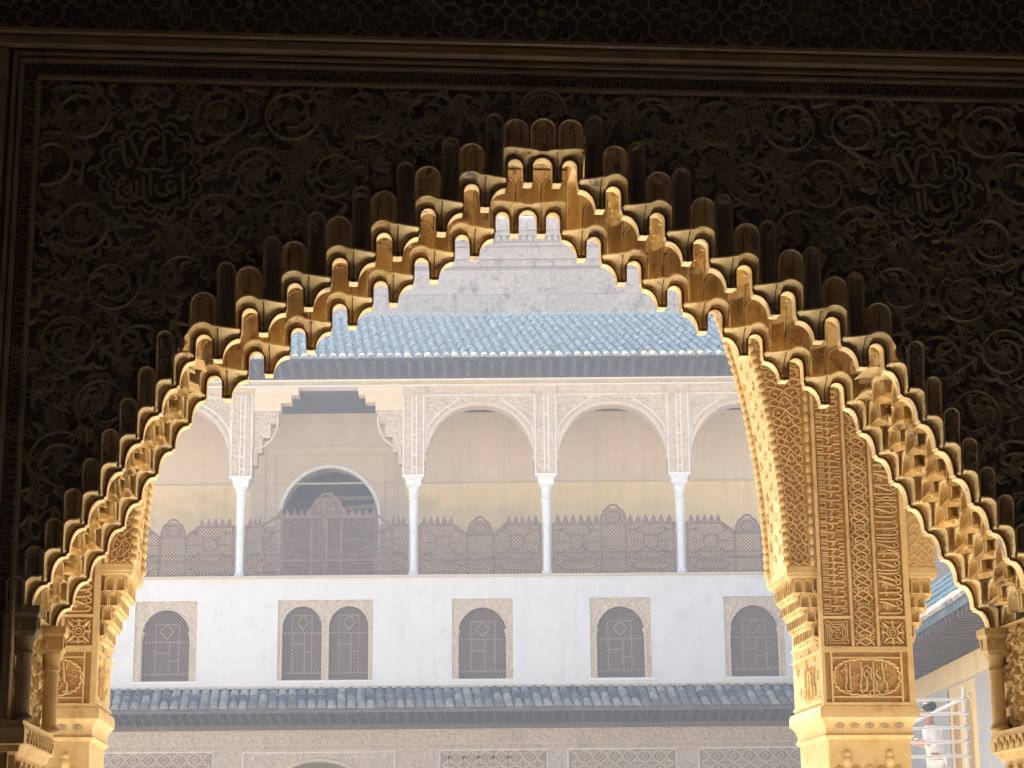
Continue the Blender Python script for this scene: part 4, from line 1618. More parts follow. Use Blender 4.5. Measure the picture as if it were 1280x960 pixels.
def lattice(x0, x1, zlo, zhi, step, w, d, inside=None):
    """thin crossed bars, cut to a shape: zhi may be a function of x"""
    mb = MB()
    top = zhi if callable(zhi) else (lambda x: zhi)
    zmax = max(top(x0 + (x1 - x0) * i / 20) for i in range(21))
    for s in (1, -1):
        n = int((x1 - x0 + zmax - zlo) / step) + 2
        for i in range(n):
            c = (x0 if s > 0 else x1) - s * (zmax - zlo) + s * i * step
            seg = []
            m = 40
            for q in range(m + 1):
                z = zlo + (zmax - zlo) * q / m
                x = c + s * (z - zlo)
                ok = x0 <= x <= x1 and z <= top(x)
                if ok:
                    seg.append((x, z))
                if (not ok or q == m) and len(seg) > 1:
                    a, b = seg[0], seg[-1]
                    k = w * 0.7
                    y = 0 if s > 0 else d
                    mb.quad((a[0] - k, y, a[1]), (a[0] + k, y, a[1]), (b[0] + k, y, b[1]), (b[0] - k, y, b[1]))
                    seg = []
                elif not ok:
                    seg = []
    return mb


def bars(mb, lst, y0=-0.02, y1=0.02, w=0.03):
    for a, b in lst:
        dx, dz = b[0] - a[0], b[1] - a[1]
        l = sqrt(dx * dx + dz * dz)
        nx, nz = -dz / l * w / 2, dx / l * w / 2
        n = len(mb.v)
        mb.v += [(a[0] + nx, y0, a[1] + nz), (a[0] - nx, y0, a[1] - nz), (b[0] - nx, y0, b[1] - nz), (b[0] + nx, y0, b[1] + nz),
                 (a[0] + nx, y1, a[1] + nz), (a[0] - nx, y1, a[1] - nz), (b[0] - nx, y1, b[1] - nz), (b[0] + nx, y1, b[1] + nz)]
        for q in ((0, 1, 2, 3), (4, 7, 6, 5), (0, 4, 5, 1), (2, 6, 7, 3), (1, 5, 6, 2), (3, 7, 4, 0)):
            mb.f.append(tuple(n + i for i in q))
    return mb


random.seed(5)
for wi, (a, b, n) in enumerate(WINS):
    w = b - a
    cx = (a + b) / 2
    ops = [(0, 1.12, 1.62, 0.62)] if n == 1 else [(-0.525, 0.92, 1.68, 0.50), (0.525, 0.92, 1.68, 0.50)]
    fr = tile(-w / 2, w / 2, 0, WZ1 - WZ0, ops, 0.03)
    fr.grid([[(-w / 2, 0.0, 0), (-w / 2, 0, 1.8), (w / 2, 0, 1.8), (w / 2, 0, 0)], [(-w / 2, 0.03, 0), (-w / 2, 0.03, 1.8), (w / 2, 0.03, 1.8), (w / 2, 0.03, 0)]])
    win = fo('window', fr.mesh('window', 0), 'fst', (cx, 0, WZ0))
    for (ox, ow, ot, oh) in ops:
        r = ow / 2
        pts = [(ox - r, 0.0)] + [(ox - r * cos(pi * i / 20), ot - oh + oh * sin(pi * i / 20)) for i in range(21)] + [(ox + r, 0.0)]
        mb = MB()
        mb.grid([[(p[0], 0.03, p[1]) for p in pts], [(p[0], 0.30, p[1]) for p in pts]])
        fo('reveal', mb, 'fsp', parent=win)
        mb = MB()
        mb.ribbon(pts, 0.035, 0.012, 0.03)
        fo('arch_moulding', mb, 'fsp', parent=win)
        top = lambda x, r=r, ot=ot, oh=oh, ox=ox: ot - oh + oh * sqrt(max(0, 1 - ((x - ox) / r) ** 2))
        lo = fo('lattice', lattice(ox - r, ox + r, 0.0, top, 0.078, 0.014, 0.012).mesh('lattice', 0), 'wlat', (0, 0.20, 0), parent=win)
        mb = MB()
        L = []
        zs = ot - oh
        L += [((ox - r, 0.18), (ox + r, 0.18)), ((ox - r, zs - 0.10), (ox + r, zs - 0.10)), ((ox - r, 0.02), (ox + r, 0.02))]
        for f in ((-0.5, 0.45) if wi % 2 else (-0.45, 0.5)):
            L.append(((ox + f * r, 0.18), (ox + f * r, zs + 0.3)))
        L += [((ox - 0.5 * r, zs - 0.35), (ox + 0.1 * r, zs - 0.35)), ((ox + 0.1 * r, 0.18), (ox + 0.1 * r, zs - 0.1)), ((ox + 0.1 * r, zs - 0.52), (ox + 0.5 * r, zs - 0.52)),
              ((ox - 0.28 * r, zs + 0.14), (ox, zs + 0.30)), ((ox, zs + 0.30), (ox + 0.28 * r, zs + 0.14)), ((ox + 0.28 * r, zs + 0.14), (ox, zs - 0.03)), ((ox, zs - 0.03), (ox - 0.28 * r, zs + 0.14)),
              ((ox - 0.5 * r, zs + 0.3), (ox + 0.5 * r, zs + 0.3))]
        bars(mb, L, -0.012, 0.012, 0.026)
        fo('lattice_frame', mb.mesh('lattice_frame', 0), 'wlat', (0, 0.192, 0), parent=win)
        for sx in (-1, 1):
            mb = MB()
            mb.lathe([(0.045, 0), (0.034, 0.05), (0.034, 0.93), (0.05, 0.96), (0.04, 0.99), (0.07, 1.08), (0.07, 1.12)], 10)
            if n == 1 or sx * ox < 0:
                fo('colonnette', mb, 'marble' if n == 2 else 'fsp', (ox + sx * (r - (0.0 if n == 1 else -0.065)), 0.10, 0), parent=win)
    mb = MB()
    mb.box(-w / 2 - 0.05, w / 2 + 0.05, -0.035, 0.02, -0.06, -0.002)
    fo('sill', mb.mesh('sill', 0), 'fline', parent=win)

# floor edge of the gallery
mb = MB()
mb.box(XL, XR, -0.05, 0.25, ZW1 - 0.001, 8.385)
fo('floor_edge', mb.mesh('floor_edge', 0), 'fsp')
mb = MB()
mb.box(XL, XR, 0.25, 3.0, 8.2, 8.38)
fo('gallery_floor', mb.mesh('gallery_floor', 0), 'marble')
# back wall of the gallery: ochre below, grey above, with the arched doorway
GY = 2.5
DX, DR, DZ = -4.42, 1.21, 10.12            # doorway centre, radius, springing
mb = MB()
n = 24
pts = [(DX - DR * cos(pi * i / n), DZ + 1.30 * sin(pi * i / n)) for i in range(n + 1)]
for z0, z1, mm, nm in ((8.38, 11.0, 'fochre', 'gallery_wall'), (11.0, 13.2, 'fgrey', 'gallery_wall_upper')):
    mb = MB()
    for a, b in ((XL, -6.35), (-2.55, XR)):
        mb.quad((a, GY, z0), (b, GY, z0), (b, GY, z1), (a, GY, z1))
    fo(nm, mb.mesh(nm, 0), mm)
mb = MB()
mb.box(XL, XR, GY - 0.03, GY - 0.002, 10.98, 11.02)
fo('plaster_edge', mb.mesh('plaster_edge', 0), 'fsp')
mb = MB()
mb.quad((-6.35, GY, 8.38), (DX - DR, GY, 8.38), (DX - DR, GY, 13.2), (-6.35, GY, 13.2))
mb.quad((DX + DR, GY, 8.38), (-2.55, GY, 8.38), (-2.55, GY, 13.2), (DX + DR, GY, 13.2))
for p, q in zip(pts[:-1], pts[1:]):
    mb.quad((p[0], GY, p[1]), (q[0], GY, q[1]), (q[0], GY, 13.2), (p[0], GY, 13.2))
fo('doorway_wall', mb.mesh('doorway_wall', 0), 'fsp')
mb = MB()
full = [(DX - DR, 8.38)] + pts + [(DX + DR, 8.38)]
mb.grid([[(p[0], GY, p[1]) for p in full], [(p[0], GY + 0.7, p[1]) for p in full]])
fo('doorway_reveal', mb, 'fsp')
mb = MB()
mb.ribbon(full, 0.10, 0.05, GY)
fo('doorway_arch', mb, 'fline')
al = DR + 0.38
mb = MB()
mb.ribbon([(DX - al, 8.5), (DX - al, DZ + 1.78), (DX + al, DZ + 1.78), (DX + al, 8.5)], 0.09, 0.04, GY)
mb.ribbon([(DX - al + 0.26, 9.5), (DX - al + 0.26, DZ + 1.56), (DX + al - 0.26, DZ + 1.56), (DX + al - 0.26, 9.5)], 0.05, 0.03, GY)
fo('doorway_frame', mb, 'fsp')
mb = MB()
mb.quad((DX - 3, GY + 3.2, 8.3), (DX + 3, GY + 3.2, 8.3), (DX + 3, GY + 3.2, 13), (DX - 3, GY + 3.2, 13))
mb.quad((DX - 3, GY + 0.7, 8.3), (DX - 3, GY + 3.2, 8.3), (DX - 3, GY + 3.2, 13), (DX - 3, GY + 0.7, 13))
mb.quad((DX + 3, GY + 0.7, 8.3), (DX + 3, GY + 3.2, 8.3), (DX + 3, GY + 3.2, 13), (DX + 3, GY + 0.7, 13))
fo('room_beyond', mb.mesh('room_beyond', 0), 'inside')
mb = MB()
bars(mb, [((DX - 0.35, 10.9), (DX + 0.85, 10.98)), ((DX - 0.4, 8.4), (DX - 0.4, 11.2)), ((DX + 0.9, 8.4), (DX + 0.9, 11.2)), ((DX - 0.4, 11.2), (DX + 0.9, 11.2))], 0, 0.08, 0.10)
fo('door_frame', mb.mesh('door_frame', 0), 'fgrey', (0, GY + 2.9, 0))

# columns, piers and arches
COLX = [-9.30, -6.24, -2.28, 0.76, 3.82, 6.88]
prof = [(0.15, 8.385), (0.15, 8.44), (0.125, 8.47), (0.105, 8.52), (0.105, 10.12), (0.125, 10.14), (0.105, 10.17), (0.105, 10.22), (0.128, 10.24), (0.112, 10.27), (0.118, 10.36), (0.150, 10.44)]
colme = shared('column', MB().lathe(prof, 18), 'marble', 30)
capme = shared('capital', MB().sqloft([(0.13, 0.13, 10.42), (0.175, 0.175, 10.47), (0.175, 0.175, 10.57), (0.20, 0.20, 10.59), (0.20, 0.20, 10.62), (0.255, 0.235, 10.64), (0.255, 0.235, 10.70)]), 'marble', 20)
ring = shared('ring', MB().lathe([(0.115, 0), (0.13, 0.02), (0.115, 0.04)], 18), 'marble', 30)
for x in COLX:
    c = fo('column', colme, 'marble', (x, 0.20, 0))
    obj('capital', capme, 'marble', c)
    obj('ring', ring, 'marble', c, (0, 0, 9.35))
ZA, AT = 10.70, 12.80
AH = 1.26                                   # half span of an arch


def arch_pts(cx, a, z0, rise, ex=2.25, n=28):
    out = []
    for i in range(n + 1):
        t = pi * i / n
        c, s = cos(t), sin(t)
        out.append((cx - a * (abs(c) ** (2 / ex)) * (1 if c > 0 else -1), z0 + rise * (abs(s) ** (2 / ex))))
    return out


for i in range(len(COLX) - 1):
    if i == 1:
        continue
    x0, x1 = COLX[i], COLX[i + 1]
    cx = (x0 + x1) / 2
    a = (x1 - x0) / 2 - 0.265
    p = arch_pts(cx, a, ZA, 1.60)
    for y, nm in ((0.06, 'arch_spandrel'), (0.36, 'arch_back')):
        mb = MB()
        for q, r in zip(p[:-1], p[1:]):
            mb.quad((q[0], y, q[1]), (r[0], y, r[1]), (r[0], y, AT), (q[0], y, AT))
        fo(nm, mb.mesh(nm, 0), 'fst')
    mb = MB()
    mb.grid([[(q[0], 0.03, q[1]) for q in p], [(q[0], 0.37, q[1]) for q in p]])
    fo('arch_soffit', mb, 'fsp')
    mb = MB()
    mb.ribbon([(cx + (q[0] - cx) * 1.045, ZA + (q[1] - ZA) * 1.035 + 0.012) for q in p], 0.10, 0.035, 0.06, 0.15)
    fo('arch_moulding', mb, 'fsp')
    mb = MB()
    nn = 46
    for k in range(nn):
        f = (k + 0.5) / nn * (len(p) - 1)
        i0 = int(f)
        t = f - i0
        q = (p[i0][0] + (p[i0 + 1][0] - p[i0][0]) * t, p[i0][1] + (p[i0 + 1][1] - p[i0][1]) * t)
        mb.box(q[0] - 0.015, q[0] + 0.015, 0.030, 0.056, q[1] - 0.013, q[1] + 0.013)
    e = fo('arch_teeth', mb.mesh('arch_teeth', 0), 'fsp')
    e['kind'] = 'stuff'
    for s in (1, -1):                      # ogee line in each spandrel and the frame of the panel
        mb = MB()
        mb.ribbon([(cx + s * (a - 0.02), 11.55), (cx + s * (a - 0.06), 11.85), (cx + s * (a - 0.30), 12.15), (cx + s * (a - 0.62), 12.38), (cx + s * 0.45, 12.52)], 0.022, 0.012, 0.06)
        fo('spandrel_line', mb, 'fline')
    mb = MB()
    mb.ribbon([(cx - a + 0.02, 11.0), (cx - a - 0.0, 12.58), (cx + a - 0.0, 12.58), (cx + a - 0.02, 11.0)], 0.03, 0.03, 0.06)
    fo('spandrel_frame', mb, 'fline')
pw = 0.262
for ci, x in enumerate(COLX):
    mb = MB()
    mb.box(x - pw, x + pw, 0.0, 0.40, ZA + 0.001, AT)
    pr = fo('arch_pier', mb.mesh('arch_pier', 0), 'fst')
    for dx in (-0.235, -0.03, 0.07, 0.235):
        mb = MB()
        mb.box(x + dx - 0.011, x + dx + 0.011, -0.014, 0.002, ZA + 0.02, 12.58)
        obj('pier_line', mb.mesh('pier_line', 0), 'fline', pr)
    for z0 in (10.86, 11.15, 11.62, 12.10):
        mb = MB()
        mb.box(x - 0.03, x + 0.07, -0.012, 0.002, z0, z0 + 0.018)
        obj('pier_line', mb.mesh('pier_line', 0), 'fline', pr)
# central bay: stucco brackets and stepped wooden corbels under a beam
bx0, bx1 = -6.24 + pw, -2.28 - pw
for s, x in ((1, bx0), (-1, bx1)):
    mb = MB()
    for z0, z1, l in ((10.95, 11.25, 0.10), (11.25, 11.60, 0.22), (11.60, 11.92, 0.40), (11.92, 12.22, 0.58)):
        a, b = sorted((x, x + s * l))
        mb.box(a, b, 0.05, 0.35, z0, z1 - 0.002)
    fo('bracket', mb.mesh('bracket', 0), 'fst')
    mb = MB()
    mb.ribbon([(x + s * 0.03, 11.0)] + [(x + s * (0.05 + 0.52 * sin(t)), 11.35 + 0.72 * (1 - cos(t))) for t in [pi / 2 * i / 8 for i in range(9)]], 0.05, 0.03, 0.05)
    fo('bracket_moulding', mb, 'fsp')
    for z0, z1, l in ((12.224, 12.42, 0.62), (12.42, 12.60, 0.86), (12.60, 12.78, 1.02)):
        mb = MB()
        a, b = sorted((x, x + s * l))
        mb.box(a, b, 0.02, 0.38, z0, z1 - 0.002)
        fo('wood_corbel', mb.mesh('wood_corbel', 0), 'fgrey')
mb = MB()
mb.box(XL, XR, -0.02, 0.42, AT, 12.93)
fo('frieze', mb.mesh('frieze', 0), 'fst')
for z0 in (12.795, 12.93):
    mb = MB()
    mb.box(XL, XR, -0.06, 0.43, z0 - 0.012, z0 + 0.02)
    fo('frieze_line', mb.mesh('frieze_line', 0), 'fline')
mb = MB()
mb.box(XL, XR, 0.37, GY, 12.74, 13.1)
fo('gallery_ceiling', mb.mesh('gallery_ceiling', 0), 'eave')
# building mass behind so that no sky shows through
mb = MB()
mb.box(XL, XR, 6.2, 9.5, 0, 14.0)
fo('rear_block', mb.mesh('rear_block', 0), 'fsp')

# balustrades
BZ = 8.39


def merlons(x0, x1, z, n, grp):
    w = (x1 - x0) / n
    for i in range(n):
        fo('merlon', MER, 'lat', (x0 + (i + 0.5) * w, 0.12, z), scale=(w * 0.80 / 0.1, 1, 1))


mb = MB()
pts = [(-0.05, 0), (-0.046, 0.06), (-0.02, 0.14), (0, 0.20), (0.02, 0.14), (0.046, 0.06), (0.05, 0)]
for y in (-0.012, 0.012):
    n0 = len(mb.v)
    mb.v += [(x, y, z) for x, z in pts]
    mb.f.append(tuple(range(n0, n0 + 7)))
mb.grid([[(x, -0.012, z) for x, z in pts], [(x, 0.012, z) for x, z in pts]])
MER = shared('merlon', mb, 'lat', 0)


def crest(cx, z, w, h, lobes=1):
    mb = MB()
    pts = []
    for i in range(25):
        t = pi * i / 24
        k = 1 + 0.05 * abs(sin(6 * t))
        pts.append((cx - w / 2 * cos(t) * k, z + h * (sin(t) ** 0.8) * k * (1 + 0.16 * max(0, sin(t)) ** 14)))
    mb.ribbon(pts, 0.05, 0.03, 0.135)
    lat = lattice(cx - w / 2, cx + w / 2, z, lambda x: z + h * sqrt(max(0, 1 - ((x - cx) / (w / 2)) ** 2)), 0.062, 0.022, 0.01)
    c = fo('crest', mb, 'lat')
    lo = fo('crest_lattice', lat.mesh('crest_lattice', 0), 'lat', (0, 0.115, 0))
    mb = MB()
    mb.ribbon([(cx + w * 0.30 * cos(t), z + h * 0.40 + h * 0.36 * sin(t)) for t in [2 * pi * i / 16 for i in range(16)]], 0.045, 0.03, 0.13, 0.3, True)
    fo('crest_ring', mb, 'lat')


def straps(mb, x0, x1, z0, z1):
    """angular strapwork of a lattice panel"""
    cx, cz = (x0 + x1) / 2, (z0 + z1) / 2
    w, h = x1 - x0, z1 - z0
    r = min(w, h) * 0.24
    oc = [(cx + r * cos(pi / 8 + i * pi / 4), cz + r * sin(pi / 8 + i * pi / 4)) for i in range(8)]
    L = [(oc[i], oc[(i + 1) % 8]) for i in range(8)]
    for sx in (-1, 1):
        L.append(((cx + sx * r, cz), (cx + sx * w * 0.42, cz)))
        for sz in (-1, 1):
            L.append(((cx + sx * r * 0.7, cz + sz * r * 0.7), (cx + sx * w * 0.34, cz + sz * h * 0.38)))
            L.append(((cx + sx * w * 0.34, cz + sz * h * 0.38), (cx + sx * w * 0.44, cz + sz * h * 0.38)))
            L.append(((cx + sx * w * 0.34, cz + sz * h * 0.38), (cx + sx * w * 0.20, cz + sz * h * 0.46)))
    bars(mb, L, -0.012, 0.012, 0.028)


def balustrade(x0, x1, kind):
    zt = BZ + (1.16 if kind != 'centre' else 1.36)
    zm = BZ + 0.36
    cx = (x0 + x1) / 2
    w = x1 - x0
    cw2 = {'dip': 0.30, 'flat': 0.28, 'centre': 0.34}[kind]
    fb = MB()
    L = [((x0, BZ + 0.02), (x1, BZ + 0.02)), ((x0, zm), (x1, zm)), ((x0 + 0.02, BZ), (x0 + 0.02, zt - (0.20 if kind == 'centre' else 0))), ((x1 - 0.02, BZ), (x1 - 0.02, zt - (0.20 if kind == 'centre' else 0))),
         ((cx - cw2, BZ), (cx - cw2, zt)), ((cx + cw2, BZ), (cx + cw2, zt))]
    if kind == 'dip':
        zc = zt - 0.24
        L[4] = ((cx - cw2, BZ), (cx - cw2, zc))
        L[5] = ((cx + cw2, BZ), (cx + cw2, zc))
        xs_ = w * 0.29
        L += [((x0, zt), (x0 + xs_, zt)), ((x0 + xs_, zt), (cx - cw2, zc)), ((cx - cw2, zc), (cx + cw2, zc)), ((cx + cw2, zc), (x1 - xs_, zt)), ((x1 - xs_, zt), (x1, zt))]
        top = lambda x: zt if abs(x - cx) > w / 2 - xs_ else (zc if abs(x - cx) < cw2 else zc + (zt - zc) * (abs(x - cx) - cw2) / (w / 2 - xs_ - cw2))
        merlons(x0 + 0.04, x0 + xs_, zt + 0.01, 5, 0)
        merlons(x1 - xs_, x1 - 0.04, zt + 0.01, 5, 0)
        crest(cx, zc + 0.01, 0.52, 0.34)
    elif kind == 'flat':
        L += [((x0, zt), (x1, zt))]
        top = lambda x: zt
        merlons(x0 + 0.04, cx - cw2 - 0.02, zt + 0.01, 6, 0)
        merlons(cx + cw2 + 0.02, x1 - 0.04, zt + 0.01, 6, 0)
        crest(cx, zt + 0.01, 0.56, 0.36)
    else:
        zl = zt - 0.20
        xa = x0 + w * 0.13
        xb = x1 - w * 0.13
        L += [((x0, zl), (xa - 0.1, zl)), ((xa - 0.1, zl), (xa + 0.18, zt)), ((xa + 0.18, zt), (xb - 0.18, zt)), ((xb - 0.18, zt), (xb + 0.1, zl)), ((xb + 0.1, zl), (x1, zl)),
              ((xa - 0.1, BZ), (xa - 0.1, zl)), ((xb + 0.1, BZ), (xb + 0.1, zl)), ((cx, zm), (cx, zt))]
        top = lambda x: zt if xa + 0.18 < x < xb - 0.18 else zl
        merlons(x0 + 0.04, xa - 0.1, zl + 0.01, 3, 0)
        merlons(xb + 0.1, x1 - 0.04, zl + 0.01, 3, 0)
        merlons(xa + 0.22, cx - cw2, zt + 0.01, 5, 0)
        merlons(cx + cw2, xb - 0.22, zt + 0.01, 5, 0)
        crest(cx, zt + 0.01, 0.72, 0.46)
    bars(fb, L, -0.025, 0.025, 0.05)
    fo('balustrade_frame', fb.mesh('balustrade_frame', 0), 'lat', (0, 0.12, 0))
    la = fo('balustrade_lattice', lattice(x0, x1, BZ, top, 0.078, 0.022, 0.012).mesh('balustrade_lattice', 0), 'lat', (0, 0.125, 0))
    sb = MB()
    for a, b in ((x0, cx - cw2), (cx + cw2, x1)):
        straps(sb, a, b, zm + 0.02, zt - 0.06)
        bars(sb, [((a + 0.1, BZ + 0.19), (a + 0.25, BZ + 0.28)), ((a + 0.25, BZ + 0.28), (b - 0.25, BZ + 0.28)), ((b - 0.25, BZ + 0.28), (b - 0.1, BZ + 0.19)), ((b - 0.1, BZ + 0.19), (b - 0.25, BZ + 0.10)),
                  ((b - 0.25, BZ + 0.10), (a + 0.25, BZ + 0.10)), ((a + 0.25, BZ + 0.10), (a + 0.1, BZ + 0.19))], -0.012, 0.012, 0.028)
    bars(sb, [((x0, zm + 0.14), (x1, zm + 0.14))], -0.012, 0.012, 0.028)
    fo('strapwork', sb.mesh('strapwork', 0), 'lat', (0, 0.108, 0))


for i, kind in enumerate(('dip', 'centre', 'dip', 'flat', 'dip')):
    balustrade(COLX[i] + 0.13, COLX[i + 1] - 0.13, kind)

# ---- tiled eaves: half-round cover tiles on a boarded slope, rafters beneath
def cover_tile(L, r0, r1, seg=7):
    mb = MB()
    rows = []
    for y, r in ((0, r0), (L, r1)):
        rows.append([(-r * cos(pi * k / seg), y, r * 0.85 * sin(pi * k / seg)) for k in range(seg + 1)])
    mb.grid(rows)
    n0 = len(mb.v)
    mb.v += rows[0]
    mb.f.append(tuple(range(n0 + seg, n0 - 1, -1)))
    return mb


PITCH = 0.2155
# lower eave
ly, lz, l1z = -0.95, 5.33, 5.80
slope = atan2(l1z - lz, -ly)
tl = shared('cover_tile', cover_tile(0.46, 0.092, 0.078), 'tile', 60)
te = shared('eave_tile', cover_tile(0.40, 0.094, 0.080), 'tileend', 60)
mb = MB()
mb.quad((XL, ly, lz - 0.01), (XR, ly, lz - 0.01), (XR, 0.0, l1z - 0.01), (XL, 0.0, l1z - 0.01))
mb.quad((XL, ly, lz - 0.05), (XR, ly, lz - 0.05), (XR, 0.0, l1z - 0.05), (XL, 0.0, l1z - 0.05))
mb.quad((XL, ly, lz - 0.05), (XR, ly, lz - 0.05), (XR, ly, lz - 0.01), (XL, ly, lz - 0.01))
fo('eave_boards', mb.mesh('eave_boards', 0), 'tile')
raf = MB()
raf.v += [(-0.045, -0.90, 0.24), (-0.045, -0.90, 0.33), (-0.045, 0, 0.72), (-0.045, 0, 0.10), (-0.045, -0.25, 0.10), (-0.045, -0.55, 0.20)]
raf.v += [(0.045, y, z) for x, y, z in raf.v[:6]]
raf.f += [(0, 1, 2, 3, 4, 5), (11, 10, 9, 8, 7, 6)] + [(i, (i + 1) % 6, (i + 1) % 6 + 6, i + 6) for i in range(6)]
rafme = shared('rafter', raf, 'eave', 0)
sk = -0.10                                   # the tile rows run slightly askew to the wall
random.seed(2)
nx = int((7.2 + 9.6) / PITCH)
for i in range(nx):
    x = -9.6 + i * PITCH
    for c in range(3):
        f = (c * 0.30) / 0.95
        j = random.uniform(-0.008, 0.008)
        fo('eave_tile' if c == 0 else 'cover_tile', te if c == 0 else tl, 'tile', (x + sk * c * 0.30 * 1.0 + j, ly + c * 0.30 - 0.02, lz + f * (l1z - lz) + c * 0.012 + random.uniform(-0.004, 0.004)),
           (slope - 0.03, 0, -atan2(sk, 1.0) + random.uniform(-0.03, 0.03)))
    fo('rafter', rafme, 'eave', (x + PITCH / 2, 0, 4.93), scale=(0.72, 1, 1))
mb = MB()
mb.box(XL, XR, -0.10, 0.0, 4.93, 5.04)
fo('eave_beam', mb.mesh('eave_beam', 0), 'fascia')
mb = MB()
mb.box(XL, XR, -0.97, -0.93, lz - 0.10, lz - 0.052)
fo('eave_edge', mb.mesh('eave_edge', 0), 'fascia')
mb = MB()
mb.box(XL, XR, -0.045, 0.0, 5.845, 5.90)
fo('flashing', mb.mesh('flashing', 0), 'fsp')
# upper roof
uy, uz, ul = -1.0, 13.20, 6.4
us = radians(24.5)
rows_n = 18
cr = ul / rows_n
mb = MB()
mb.quad((XL, uy, uz - 0.01), (XR, uy, uz - 0.01), (XR, uy + ul * cos(us), uz + ul * sin(us) - 0.01), (XL, uy + ul * cos(us), uz + ul * sin(us) - 0.01))
mb.quad((XL, uy, uz - 0.06), (XR, uy, uz - 0.06), (XR, 0.5, uz + 1.5 * math.tan(us) - 0.06), (XL, 0.5, uz + 1.5 * math.tan(us) - 0.06))
mb.quad((XL, uy, uz - 0.06), (XR, uy, uz - 0.06), (XR, uy, uz - 0.01), (XL, uy, uz - 0.01))
mb.quad((XL, uy + ul * cos(us), uz + ul * sin(us) - 0.01), (XR, uy + ul * cos(us), uz + ul * sin(us) - 0.01), (XR, 10.5, uz - 0.5), (XL, 10.5, uz - 0.5))
fo('roof_slope', mb.mesh('roof_slope', 0), 'channel')
tu = shared('roof_tile', cover_tile(cr * 1.18, 0.080, 0.074), 'tileu', 60)
tue = shared('roof_end_tile', cover_tile(cr * 1.15, 0.084, 0.076), 'tileend', 60)
rest = MB()
nu = int(12.2 / PITCH)
part_rows = 5
base = cover_tile(cr * 1.18, 0.080, 0.074, 5)
nsk = -0.115
for i in range(nu):
    x = -6.0 + i * PITCH
    for c in range(rows_n):
        d = c * cr
        px, py, pz = x + nsk * d * cos(us) + random.uniform(-0.012, 0.012), uy - 0.03 + d * cos(us), uz + d * sin(us) + 0.004 + random.uniform(-0.004, 0.004)
        if c < part_rows:
            fo('roof_tile', tue if c == 0 else tu, 'tile', (px, py, pz), (us - 0.02, 0, -atan2(nsk, 1)))
        else:
            n0 = len(rest.v)
            ca, sa = cos(us - 0.02), sin(us - 0.02)
            for (vx, vy, vz) in base.v:
                yy, zz = vy * ca - vz * sa, vy * sa + vz * ca
                rest.v.append((px + vx + nsk * yy, py + yy, pz + zz))
            rest.f += [tuple(n0 + q for q in f) for f in base.f]
o = fo('roof_tiles', rest.mesh('roof_tiles', 60), 'tileu')
o['kind'] = 'stuff'
raf = MB()
raf.v += [(-0.045, -0.95, 0.14), (-0.045, -0.95, 0.24), (-0.045, 0, 0.66), (-0.045, 0, 0.0), (-0.045, -0.3, 0.0), (-0.045, -0.6, 0.08)]
raf.v += [(0.045, y, z) for x, y, z in raf.v[:6]]
raf.f += [(0, 1, 2, 3, 4, 5), (11, 10, 9, 8, 7, 6)] + [(i, (i + 1) % 6, (i + 1) % 6 + 6, i + 6) for i in range(6)]
rafu = shared('upper_rafter', raf, 'eave', 0)
for i in range(46):
    fo('upper_rafter', rafu, 'eave', (-6.4 + i * 0.27, 0, 12.97))
mb = MB()
mb.box(XL, XR, -0.06, 0.40, 12.95, 13.62)
fo('eave_wall', mb.mesh('eave_wall', 0), 'eave')

# ---- lower storey: stucco friezes, diamond panels and the central arch
AC, AR = -4.35, 1.50
mb = MB()
AZ0 = 2.55
p = arch_pts(AC, AR, AZ0, 1.72, 2.1)
mb.quad((XL, 0, 0), (AC - AR, 0, 0), (AC - AR, 0, 5.0), (XL, 0, 5.0))
mb.quad((AC + AR, 0, 0), (XR, 0, 0), (XR, 0, 5.0), (AC + AR, 0, 5.0))
for q, r in zip(p[:-1], p[1:]):
    mb.quad((q[0], 0, q[1]), (r[0], 0, r[1]), (r[0], 0, 5.0), (q[0], 0, 5.0))
fo('lower_wall', mb.mesh('lower_wall', 0), 'fst')
mb = MB()
mb.ribbon(p, 0.10, 0.05, 0.0)
fo('lower_arch_moulding', mb, 'fsp')
mb = MB()
full = [(AC - AR, 0)] + p + [(AC + AR, 0)]
mb.grid([[(q[0], 0, q[1]) for q in full], [(q[0], 0.6, q[1]) for q in full]])
mb.quad((AC - AR, 2.5, 0), (AC + AR, 2.5, 0), (AC + AR, 2.5, 5), (AC - AR, 2.5, 5))
fo('lower_arch_reveal', mb, 'fsp')
for z0, z1, h, mm in ((4.60, 4.93, 0.03, 'fst'), (4.585, 4.61, 0.05, 'fsp'), (4.47, 4.50, 0.04, 'fsp')):
    mb = MB()
    mb.box(XL, XR, -h, 0.001, z0, z1 - 0.001)
    fo('stucco_band', mb.mesh('stucco_band', 0), mm)
PAN = [(-9.15, -6.75), (-1.62, 0.66), (1.22, 3.52), (4.12, 6.6)]
flo = MB()
flo.ribbon(arc(0, 0, 0.075, 0, 2 * pi * 7 / 8, 7), 0.03, 0.03, 0, 0.3, True)
flo.dome(0, 0, 0.03, 0.04, 0.035, 0, 6, 2)
for s in (1, -1):
    flo.ribbon([(0, s * 0.075), (s * 0.03, s * 0.12), (0, s * 0.17)], [0.02, 0.04, 0.01], 0.03)
flome = shared('diamond_flower', flo, 'fsp', 50)
